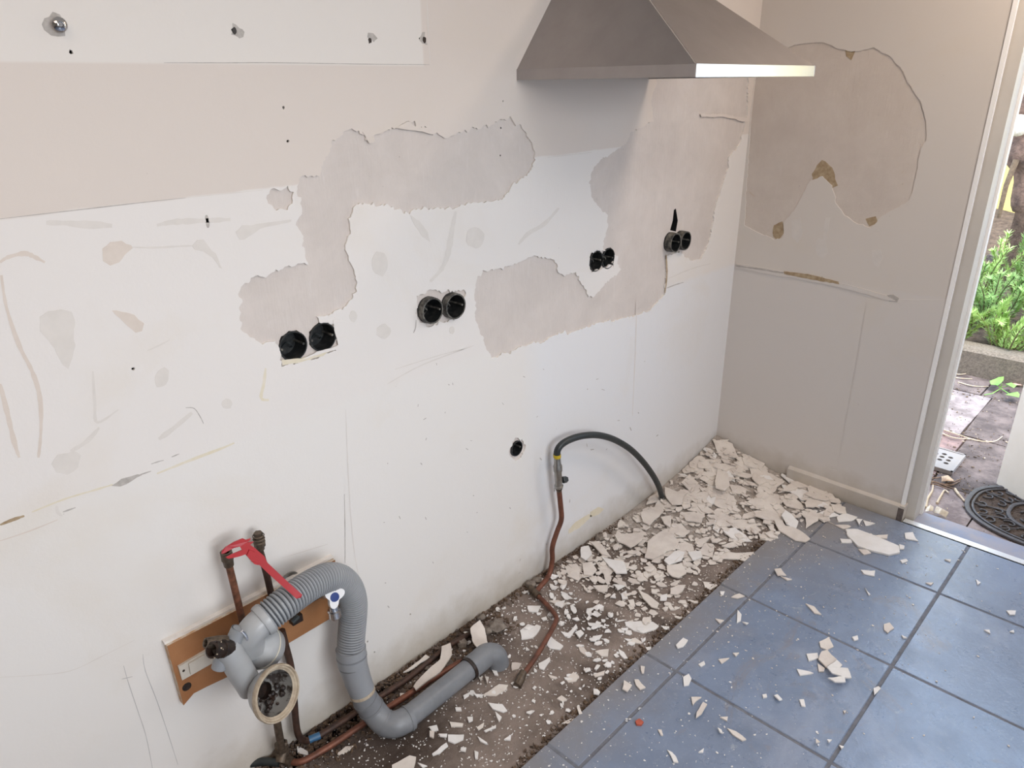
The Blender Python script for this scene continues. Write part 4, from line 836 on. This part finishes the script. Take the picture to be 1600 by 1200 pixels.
def rpoly(cx, cy_, s, el=None):
    n = R.choice((4, 5, 5, 6, 7)); el = el or R.uniform(.35, .9); a0 = R.uniform(0, 6.28); ph = R.uniform(0, 3.14); out = []
    for k in range(n):
        a_ = a0+2*math.pi*(k+R.uniform(-.28, .28))/n; r_ = s*R.uniform(.65, 1.15); u_, v_ = r_*math.cos(a_), r_*el*math.sin(a_)
        out.append((cx+u_*math.cos(ph)-v_*math.sin(ph), cy_+u_*math.sin(ph)+v_*math.cos(ph)))
    return out
field = [FP(*p_) for p_ in [(1116,712),(1290,772),(1330,806),(1318,830),(1262,815),(1200,850),(1150,860),(1120,880),(1060,900),(1020,930),(985,900),(930,905),(890,905),(868,888),(900,868),(1000,800)]]
field[0] = (0, 0)
heap = []
tries = 0
NH = 300-nsh[0]
while len(heap) < NH and tries < 20000:
    tries += 1
    x, y = -1.35*R.random()**1.25, -.62*R.random()
    if not inside(field, (x, y)): continue
    if R.random() > .35+.65*math.exp(-((-x)/.75)**2): continue
    heap.append((x, y))
heap.sort(key=lambda p_: -(math.hypot(*p_)))
cells = {}
def stackz(x, y, s):
    k = (int(x/.05), int(y/.05)); z = cells.get(k, 0); cells[k] = min(z+.0028, .02); return z
for x, y in heap:
    s = (R.choice((.026, .036, .044, .052, .060, .075)) if x > -.55 else R.choice((.026, .034, .042, .052, .062))) if x > -.85 else R.choice((.014, .018, .024, .03, .038))
    if x < -.6 and any(math.hypot(u-x, v_-y) < .035 for u, v_, zt in placed): s *= .5
    gx = (hmound(x+.01, y)-hmound(x-.01, y))/.02; gy = (hmound(x, y+.01)-hmound(x, y-.01))/.02
    x = min(x, -.02); y = min(y, -.02)
    shard(rpoly(x, y, s), hmound(x, y)+base_z(Vector((x, y, 0)))+.002+stackz(x, y, s), R.uniform(.003, .005), (gx+R.gauss(0, .055), gy+R.gauss(0, .055)), m=m_shardw if R.random() < .12 else None)
# everything smaller than those 300: crumbs, joined
cr_ = MB()
def crumb(x, y, s, z0, fl=.35):
    p_ = rpoly(x, y, s)
    if any(q_[1] > -.002 or q_[0] > -.002 for q_ in p_): return
    t1_, t2_ = R.gauss(0, .2), R.gauss(0, .2); th = max(.0008, min(.004, s*fl))
    top = [Vector((a, c_, z0+th+abs(a-x)*abs(t1_)+abs(c_-y)*abs(t2_))) for a, c_ in p_]
    cr_.prism(top, (0, 0, -th), 1 if x < -1.2 else 0)
for k in range(1000):    # mid-size, in and around the heap
    x, y = -1.1*R.random()**1.1, -.60*R.random()
    if inside(field, (x, y)): crumb(x, y, R.choice((.005, .008, .011, .015, .02)), hmound(x, y)+base_z(Vector((x, y, 0)))+R.uniform(0, .006), .2)
for k in range(230):
    x, y = R.uniform(-1.30, -.55), R.uniform(-.44, -.03)
    crumb(x, y, R.choice((.007, .01, .014, .018, .024)), hmound(x, y)+.0005, .11)
for k in range(650):
    x, y = R.uniform(-1.75, -.75), R.uniform(-.49, -.02)
    if R.random() < .3+.7*(x+1.75): crumb(x, y, R.choice((.004, .006, .009, .014)), hmound(x, y)+.0005, .25)
for k in range(3600):
    x, y = R.uniform(-2.3, -.1), -.02-.47*R.random()
    crumb(x, y, R.choice((.0014, .002, .0025, .0035)), hmound(x, y)+.0003)
for k in range(900):
    x, y = R.uniform(-2.0, -.05), -.5-abs(R.gauss(0, .35))
    if y < -1.7: continue
    crumb(x, y, R.choice((.0012, .0018, .0025, .004)), .0106)
tag(cr_.build('plaster_crumbs', [m_shard, m_shardw], None, 0), 'fine white plaster crumbs strewn over concrete and tiles', 'crumbs', kind='stuff')
# brown grit along the wall foot and in the pipe channel
gt = MB()
for k in range(3600):
    x = R.uniform(-2.35, -.6); y = -.003-abs(R.gauss(0, .014)) if k % 2 else None
    if k > 2600: x = R.uniform(-2.1, -.4); y = -.484+R.gauss(0, .008)
    if y is None: x = R.uniform(-2.3, -1.45); y = -R.uniform(.02, .14)
    s = R.choice((.002, .003, .005, .008)); p_ = rpoly(x, y, s)
    if any(q_[1] > -.001 for q_ in p_): continue
    top = [Vector((a, c_, R.uniform(.002, .008)*(1 if k % 2 else .7))) for a, c_ in p_]; gt.prism(top, (0, 0, -.008), R.choice((0, 0, 1)))
tag(gt.build('dirt_grit', [simple('brown_grit', rgb(112, 92, 74), rgb(66, 52, 44), 60, rough=1), m_conc], None, 0), 'brown grit and loose mortar along the foot of the wall', 'grit', kind='stuff')
# mortar stones at the wall foot
for x, y, s, wh in [(775, 978, .028, 'biggest, behind the grey end elbow'), (760, 985, .02, 'just behind the grey end elbow'), (722, 1005, .018, 'between the copper pipes and grey pipe'), (745, 960, .015, 'smallest, above the grey end elbow'), (700, 1035, .013, 'beside the straight grey pipe'), (815, 905, .02, 'near the foot of the gas pipe'), (830, 900, .016, 'touching the foot of the gas pipe'), (934, 838, .02, 'dark, at the edge of the plaster heap'), (665, 1042, .014, 'over the rear copper pipe')]:
    c_ = P(x, y, Z=s*.5); c_.y = min(c_.y, -s*1.3)
    bb_ = MB(); n_ = 8; prof = [(-s*.6, s*.25), (-s*.4, s*.85), (0, s), (s*.35, s*.75), (s*.5, s*.2)]
    bb_.lathe(c_, (R.uniform(-.2, .2), R.uniform(-.2, .2), 1), prof, n_)
    bb_.v = [tuple(Vector(v_)+Vector((R.gauss(0, s*.12), R.gauss(0, s*.12), R.gauss(0, s*.1)))) for v_ in bb_.v]
    nv = len(prof); bb_.f.append(tuple(range(n_))[::-1]); bb_.f.append(tuple(range((nv-1)*n_, nv*n_))); bb_.mi += [0, 0]
    tag(bb_.build('mortar_lump', simple('mortar_%d' % x, rgb(140, 130, 120), rgb(96, 86, 78), 60, rough=1, bump=.8), None, 30, origin=c_), 'rough grey-brown mortar lump, '+wh, 'mortar lump', 'mortar lumps at the wall foot')
q_ = [P(800+a/4, 900+b/4, Z=.0105) for a, b in [(770,915),(795,900),(822,920),(808,938),(778,936)]]
tag(MB().prism(q_, (0, 0, .006)).build('terracotta_chip', m_chip, None, 0, origin=q_[0]), 'small orange-red chip on the slate tile', 'chip')

# ================================================================== OUTSIDE
gd = MB().box(.125, 9, -5, 4, -.30, -.055).build('ground', m_soil, None, 0); tag(gd, kind='structure')
patio = MB().box(.125, 1.97, -2.4, .3, -.056, -.048).build('patio', m_soil, None, 0); tag(patio, kind='structure')
def slab(x0, x1, y0, y1, m):
    g2 = .004; z = -.03+R.uniform(-.003, .003); pts = [(x0+g2, y0+g2), (x1-g2, y0+g2), (x1-g2, y1-g2), (x0+g2, y1-g2)]
    q = rough2(pts, .06, .002); MB().prism([(a, c_, -.049) for a, c_ in q], (0, 0, z+.049)).build('paving_slab', m, patio, 0)
rows = [(.13, .46), (.46, 1.06), (1.06, 1.665), (1.665, 1.97)]
cols = {0: [.3, -.42, -1.0, -1.6, -2.4], 1: [.3, -.20, -.79, -1.40, -2.4], 2: [.3, -.16, -.757, -1.36, -2.4], 3: [.3, -.1, -.70, -1.3, -2.4]}
mm = {0: [3, 3, 3, 1], 1: [3, 2, 1, 1], 2: [3, 0, 1, 3], 3: [1, 1, 1, 1]}
for i, (a, c_) in enumerate(rows):
    for j in range(4): slab(a, c_, cols[i][j+1], cols[i][j], m_slabs[mm[i][j]])
# drain cover, with real holes
hx = [(.69+.036*i+(.018 if j % 2 else 0)-.036, -.735+.031*j-.062) for j in range(5) for i in range(3)]
hx = [(a, c_) for a, c_ in hx if math.hypot(a-.69, c_+.735) < .08]
dc = sheet('drain_cover', [(.582, -.842), (.80, -.842), (.80, -.625), (.582, -.625)], [ell(a, c_, .0108, .0108, 14) for a, c_ in hx], lambda u_, v_: (u_, v_, -.012), (0, 0, -.016), [m_drain, m_drain])
tag(dc, 'pale square drain cover with round holes let into the paving outside the door', 'drain cover'); MB().box(.59, .79, -.83, -.63, -.0275, -.026).build('sump', m_gunk, dc, 0)
fr = MB()
for r_ in [(.582, .80, -.842, -.834), (.582, .80, -.633, -.625), (.582, .590, -.842, -.625), (.792, .80, -.842, -.625)]: fr.box(*r_, -.012, -.009)
fr.build('raised_rim', m_drain, dc, 0)
# curb and bank
cb = MB().prism([(1.95, 2.5, -.06), (1.95, 2.5, .115), (1.975, 2.5, .135), (2.09, 2.5, .135), (2.09, 2.5, -.06)], (0, -5.5, 0)).build('retaining_curb', m_curb, None, 0)
tag(cb, kind='structure'); cb.name = 'curb'
bank = MB(); nx, ny = 24, 40
for i in range(nx):
    for j in range(ny):
        x = 2.08+3.2*i/(nx-1); y = -3+5.5*j/(ny-1); bank.v.append((x, y, .09+.11*(x-2.08)+R.uniform(0, .04)))
for i in range(nx-1):
    for j in range(ny-1): bank.f.append((i*ny+j, (i+1)*ny+j, (i+1)*ny+j+1, i*ny+j+1)); bank.mi.append(0)
tag(bank.build('terrain', m_soil, None, 60), kind='structure')
yw_ = MB().box(5.3, 5.45, -4, 4, -.1, 3.2).build('garden_wall', m_ywall, None, 0); tag(yw_, kind='structure')
# rosemary bushes
def bush(cx, cy_, base, h, rad_, label, n_st=16, needles=46, m=m_ros):
    o_ = thing('rosemary_bush', (cx, cy_, base), label, 'bush', 'rosemary bushes behind the curb'); nd = MB()
    for k in range(n_st):
        a_ = R.uniform(0, 6.28); rr = rad_*R.uniform(.2, 1); tip = Vector((cx+rr*math.cos(a_), cy_+rr*math.sin(a_), base+h*R.uniform(.45, 1)))
        st = Vector((cx+rr*.2*math.cos(a_), cy_+rr*.2*math.sin(a_), base-.02)); md = (st+tip)/2+Vector((R.uniform(-.05, .05), R.uniform(-.05, .05), R.uniform(0, .05)))
        pth = spline([st, md, tip], 7); MB().tube(pth, [.005*(1-.6*i/len(pth)) for i in range(len(pth))], 5).build('stem', m_stem, o_, 60)
        for q in range(needles*5):
            t_ = R.uniform(.15, 1); i_ = min(len(pth)-2, int(t_*(len(pth)-1))); p_ = pth[i_].lerp(pth[i_+1], R.random()); d_ = (pth[i_+1]-pth[i_]).normalized()
            s_ = Vector((R.gauss(0, 1), R.gauss(0, 1), R.gauss(0, 1))); s_ = (s_-d_*s_.dot(d_)).normalized(); dr = (s_*.8+d_*.7).normalized(); w_ = dr.cross(d_).normalized()*.0026; L_ = R.uniform(.025, .048)
            nd.add([p_-w_, p_+w_, p_+dr*L_*.6+w_*.9+Vector((0, 0, .001)), p_+dr*L_, p_+dr*L_*.6-w_*.9], [(0, 1, 2, 3, 4)])
    f_ = nd.build('needles', m, o_, 0); f_['kind'] = 'stuff'
    return o_
LB = 'light green rosemary bush with fine needles behind the curb outside the door'
bs = [(2.10, -.40, .10, .30, .22, m_ros), (2.12, -.68, .10, .28, .24, m_ros), (2.24, -.93, .10, .40, .22, m_rosd), (2.45, -.50, .13, .45, .22, m_rosd), (2.62, -.78, .13, .50, .25, m_ros), (2.75, -.36, .16, .55, .25, m_ros), (2.95, -.60, .18, .60, .26, m_rosd), (3.10, -.02, .2, .6, .22, m_ros), (2.5, -1.1, .12, .45, .25, m_ros), (2.4, -.15, .12, .45, .25, m_ros)]
WH = ['hanging over the curb nearest the door post', 'hanging over the curb, second from the door post', 'over the curb nearest the open door leaf', 'duller, behind the first one at the curb', 'behind the curb, round the pinkish stone', 'tall, before the bare branch', 'duller and taller, below the tree trunk', 'farthest back, beside the tree trunk', 'behind the open door leaf', 'hidden mostly by the door post']
for i, (a, c_, z, h, r_, m) in enumerate(bs): bush(a, c_, z, h, r_, 'light green rosemary bush '+WH[i], 16, 42, m)
# tree trunk, stones, branch
o = thing('tree_trunk', (3.3, -.45, .2), 'thick gnarled brown tree trunk in the garden behind the rosemary', 'tree')
pt = spline([P(1598, 330, X=3.3), P(1590, 270, X=3.3), P(1583, 220, X=3.3), P(1592, 160, X=3.32), P(1602, 110, X=3.3), P(1625, 40, X=3.3)], 6)
pt = [Vector((3.35, pt[0].y-.03, .15))]+pt
pt = [p_+Vector((0, -.045, 0)) for p_ in pt]; MB().tube(pt, [.14]+[.088+.02*math.sin(i*.8) for i in range(len(pt)-1)], 14).build('trunk', m_trunk, o, 60)
MB().tube([P(1560, 340, X=3.15), P(1572, 290, X=3.15), P(1588, 250, X=3.2)], [.014, .016, .02], 8).build('bare_branch', m_stem, o, 60)
c_ = P(1594, 195, X=3.16); MB().lathe(c_, (-.8, -.5, .2), [(-.03, .07), (0, .065), (.015, .04), (.018, 0)], 16).build('sawn_branch_end', m_leafw, o, 60)
def stone(px, X, s, m, label, nm='stone', cat='stone', grp=None):
    d_ = ray(*px); t_ = (.12+.11*(CAM.x-2.08)-CAM.z)/(d_.z-.11*d_.x); c_ = CAM+d_*t_; s *= 1.25
    b_ = MB().lathe(c_, (R.uniform(-.3, .3)-.2, R.uniform(-.3, .3), 1), [(-s*.6, s*.5), (-s*.3, s*.95), (.0, s), (s*.45, s*.8), (s*.7, s*.4), (s*.72, 0)], 9)
    b_.v = [tuple(Vector(v_)+Vector((R.gauss(0, s*.1), R.gauss(0, s*.1), R.gauss(0, s*.05)))) for v_ in b_.v]
    return tag(b_.build(nm, m, None, 30, origin=c_), label, cat, grp)
stone((1580, 388), 2.62, .085, m_pink, 'large pinkish stone among the rosemary bushes')
stone((1558, 405), 2.45, .06, m_slabs[1], 'greyish-lilac stone below the pinkish one in the rosemary')
stone((1598, 420), 2.5, .06, m_slabs[0], 'pale bluish stone at the edge of the view in the rosemary')
# doormat, half round cast iron look
mo = thing('doormat', (.42, -1.33, -.03), 'dark openwork oval doormat with scroll pattern on the paving before the door', 'doormat')
def sel(t_, a, b_, n=2.6): c_, s_ = math.cos(t_), math.sin(t_); return (.42+a*math.copysign(abs(c_)**(2/n), c_), -1.33+b_*math.copysign(abs(s_)**(2/n), s_))
zt = -.018
def ringp(a, b_, w, name):
    q = MB(); n = 96; vs = []
    for k in range(n):
        t_ = 2*math.pi*k/n
        for (da, z) in ((w, zt-.006), (w, zt+.002), (0, zt+.004), (-w, zt+.002), (-w, zt-.006)): x, y = sel(t_, a+da, b_+da); vs.append((x, y, z))
    q.add(vs, [(k*5+i, ((k+1) % n)*5+i, ((k+1) % n)*5+i+1, k*5+i+1) for k in range(n) for i in range(4)]); return q.build(name, m_iron, mo, 40)
ringp(.242, .378, .008, 'outer_rim'); ringp(.222, .358, .004, 'inner_rim'); ringp(.135, .235, .007, 'middle_ring'); ringp(.05, .09, .005, 'centre_ring')
def scroll(c_, s, a0, sg):
    p_ = []
    for k in range(22):
        t_ = k/21; a_ = a0+sg*t_*4.6; r_ = s*(1-.78*t_); p_.append((c_[0]+r_*math.cos(a_), c_[1]+r_*math.sin(a_), zt-.001))
    MB().tube(p_, .0036, 6).build('scroll', m_iron, mo, 60)
for k in range(44):
    t_ = 2*math.pi*(k+.5)/44; x, y = sel(t_, .198 if k % 2 else .160, .330 if k % 2 else .272); scroll((x, y), .026, t_+1.2*(1 if k % 2 else -1), 1 if k % 2 else -1)
for k in range(18):
    t_ = 2*math.pi*(k+.5)/18; x, y = sel(t_, .092, .163); scroll((x, y), .034, t_, 1 if k % 2 else -1)
for k in range(15):
    t_ = 2*math.pi*k/15; x, y = sel(t_, .222, .358); x2, y2 = sel(t_, .135, .235)
    MB().tube([(x, y, zt-.002), ((x+x2)/2+R.uniform(-.004, .004), (y+y2)/2, zt), (x2, y2, zt-.002)], .0030, 6).build('rib', m_iron, mo, 60)
MB().prism([(*sel(2*math.pi*k/60, .235, .37), -.0265) for k in range(60)], (0, 0, .002)).build('backing', m_soil, mo, 0)
# open cream door leaf, swung outwards
H0 = Vector((.10, -1.75, 0)); H1 = Vector((.618, -1.005, 0)); dd = (H1-H0).normalized(); nn = Vector((-dd.y, dd.x, 0))
if nn.dot(CAM-H0) < 0: nn = -nn
dl = tag(bpy.data.objects.new('door_2', None), None, None); COL.objects.link(dl); dl.location = H0; WLOC[dl.name] = H0.copy(); dl['kind'] = 'structure'
def dbox(s0, s1, t0, t1, z0, z1, name, m=m_cream):
    vs = [H0+dd*s+nn*t_+Vector((0, 0, z)) for s in (s0, s1) for t_ in (t0, t1) for z in (z0, z1)]
    b_ = MB().add(vs, [(0, 1, 3, 2), (4, 6, 7, 5), (0, 4, 5, 1), (2, 3, 7, 6), (0, 2, 6, 4), (1, 5, 7, 3)]); return b_.build(name, m, dl, 0)
LL = (H1-H0).length
dbox(LL-.11, LL, -.04, 0, -.02, 2.0, 'stile'); dbox(0, .11, -.04, 0, -.02, 2.0, 'stile'); dbox(.11, LL-.11, -.04, 0, -.02, .10, 'bottom_rail')
for k in range(6): dbox(.112, LL-.112, -.035, -.010, .106+k*.125, .225+k*.125, 'panel_board')
dbox(.11, LL-.11, -.04, 0, .86, .96, 'middle_rail'); dbox(.11, LL-.11, -.04, 0, 1.88, 2.0, 'top_rail')
gl = NG('door_glass'); gl.fin((.9, .95, .95), .03); gl.b.inputs['Transmission Weight'].default_value = 1.
dbox(.11, LL-.11, -.024, -.018, .96, 1.88, 'pane', gl.m)
# twigs, husks, ivy
def twig(px, r_, m, label, grp=None):
    pts = spline([P(x, y, Z=-.024+(i % 2)*.004) for i, (x, y) in enumerate(px)], 5); n = len(pts)
    return tag(MB().tube(pts, [r_*(1-.5*i/n) for i in range(n)], 7).build('twig', m, None, 60, origin=pts[0]), label, 'twig', grp)
twig([(1447,793),(1449,780),(1456,768),(1458,758)], .006, m_twigp, 'pale bent twig standing up from the husk by the door post')
twig([(1464,786),(1470,775),(1476,766),(1482,770)], .005, m_twigp, 'short forked pale twig between the husk and the doormat')
twig([(1492,764),(1497,771),(1503,778),(1507,783)], .006, m_twigp, 'pale twig pointing to the doormat rim')
for px, wh in [([(1447,742),(1460,747),(1475,744)], 'lying closest under the drain cover edge'), ([(1446,752),(1460,753),(1480,760),(1492,764)], 'longest, crossing the litter below the drain cover'), ([(1450,756),(1465,758),(1482,765)], 'short, parallel below the longest one'), ([(1478,756),(1490,753),(1503,748)], 'pointing up from the tan dry leaf'), ([(1470,755),(1485,758),(1500,752)], 'bent, crossing under the tan dry leaf')]:
    twig(px, .004, m_twig, 'thin brown twig '+wh, 'twigs beside the drain cover')
for px, wh in [([(1475,672),(1500,680),(1525,688),(1552,690),(1566,682)], 'longest, curved, between the paler and the dark slabs'), ([(1470,676),(1490,684),(1515,686)], 'beside the longest curved one'), ([(1488,589),(1500,591),(1519,592)], 'second from the curb'), ([(1487,584),(1500,585),(1515,583)], 'nearest the curb'), ([(1497,597),(1520,603),(1545,604)], 'leading to the ivy sprig')]:
    twig(px, .0035, m_twigp, 'thin pale twig on the paving, '+wh, 'twigs on the paving slabs')
def leaf(px, z, m, nm, label, cat='leaf', par=None, bend=.008):
    c_ = Vector((0, 0, 0)); pts = [P(x, y, Z=z) for x, y in px]
    for p_ in pts: c_ += p_
    c_ /= len(pts); n = len(pts); q = MB(); vs = [p_+Vector((0, 0, R.uniform(0, bend))) for p_ in pts]+[c_+Vector((0, 0, bend*1.3))]
    vs += [v_+Vector((0, 0, -.0015)) for v_ in vs]
    q.add(vs, [(i, (i+1) % n, n) for i in range(n)]+[((i+1) % n+n+1, i+n+1, 2*n+1) for i in range(n)]+[(i, i+n+1, (i+1) % n+n+1, (i+1) % n) for i in range(n)])
    o_ = q.build(nm, m, par, 60, origin=None if par else c_)
    return o_ if par else tag(o_, label, cat)
leaf([(1446,798),(1452,794),(1458,796),(1457,802),(1450,804),(1445,802)], -.015, m_leafw, 'seed_husk', 'round pale seed husk outside the door post', 'husk', None, .02)
leaf([(1458,801),(1462,797),(1472,800),(1481,806),(1478,809),(1466,808)], -.015, m_leafw, 'seed_husk', 'long pale seed husk beside the round one outside the door post', 'husk', None, .02)
leaf([(1470,749),(1480,747),(1490,751),(1488,758),(1478,756),(1471,753)], -.02, m_leafd, 'dry_leaf', 'curled tan dry leaf beside the drain cover', 'leaf', None, .02)
leaf([(1577,597),(1580,593),(1590,596),(1600,600),(1596,603),(1584,602)], -.02, m_pink, 'dry_leaf', 'pinkish dry leaf beside the green ivy sprig', 'leaf')
iv = thing('ivy_sprig', P(1562, 605, Z=-.03), 'green ivy sprig with broad lobed leaves growing between the paving slabs', 'ivy')
for px in [[(1546,597),(1548,601),(1556,602),(1558,604),(1564,600),(1568,594),(1568,590),(1560,590),(1554,594)], [(1571,600),(1576,604),(1584,607),(1588,604),(1580,598)], [(1571,617),(1580,614),(1590,613),(1593,617),(1592,621),(1582,620)]]: leaf(px, .01, m_leafg, 'leaf', '', par=iv)
for px in [[(1562,606),(1556,598)], [(1562,606),(1575,603)], [(1562,606),(1578,616)], [(1562,608),(1550,615),(1538,617)], [(1562,606),(1566,600)]]:
    p3 = [P(x, y, Z=-.02 if i == 0 else .005) for i, (x, y) in enumerate(px)]; MB().tube(p3, .0025, 6).build('stem', m_leafg, iv, 60)
lt = MB()
for k in range(1100):
    x, y = R.uniform(.14, 1.93), R.uniform(-1.25, -.45)
    if R.random() < .5: x = R.choice((.46, 1.06, 1.665, .5, .9))+R.gauss(0, .05)
    p_ = rpoly(x, y, R.choice((.0015, .002, .003, .008)), R.uniform(.2, .6)); z_ = R.uniform(-.026, -.020)
    lt.prism([(a, c_, z_) for a, c_ in p_], (0, 0, -.003), R.choice((0, 0, 0, 1, 2)))
tag(lt.build('leaf_litter', [m_stem, m_soil, m_twigp], None, 0), 'brown leaf crumbs and grit scattered over the paving outside', 'litter', kind='stuff')
print('shards', nsh[0], 'objects', len(bpy.data.objects))
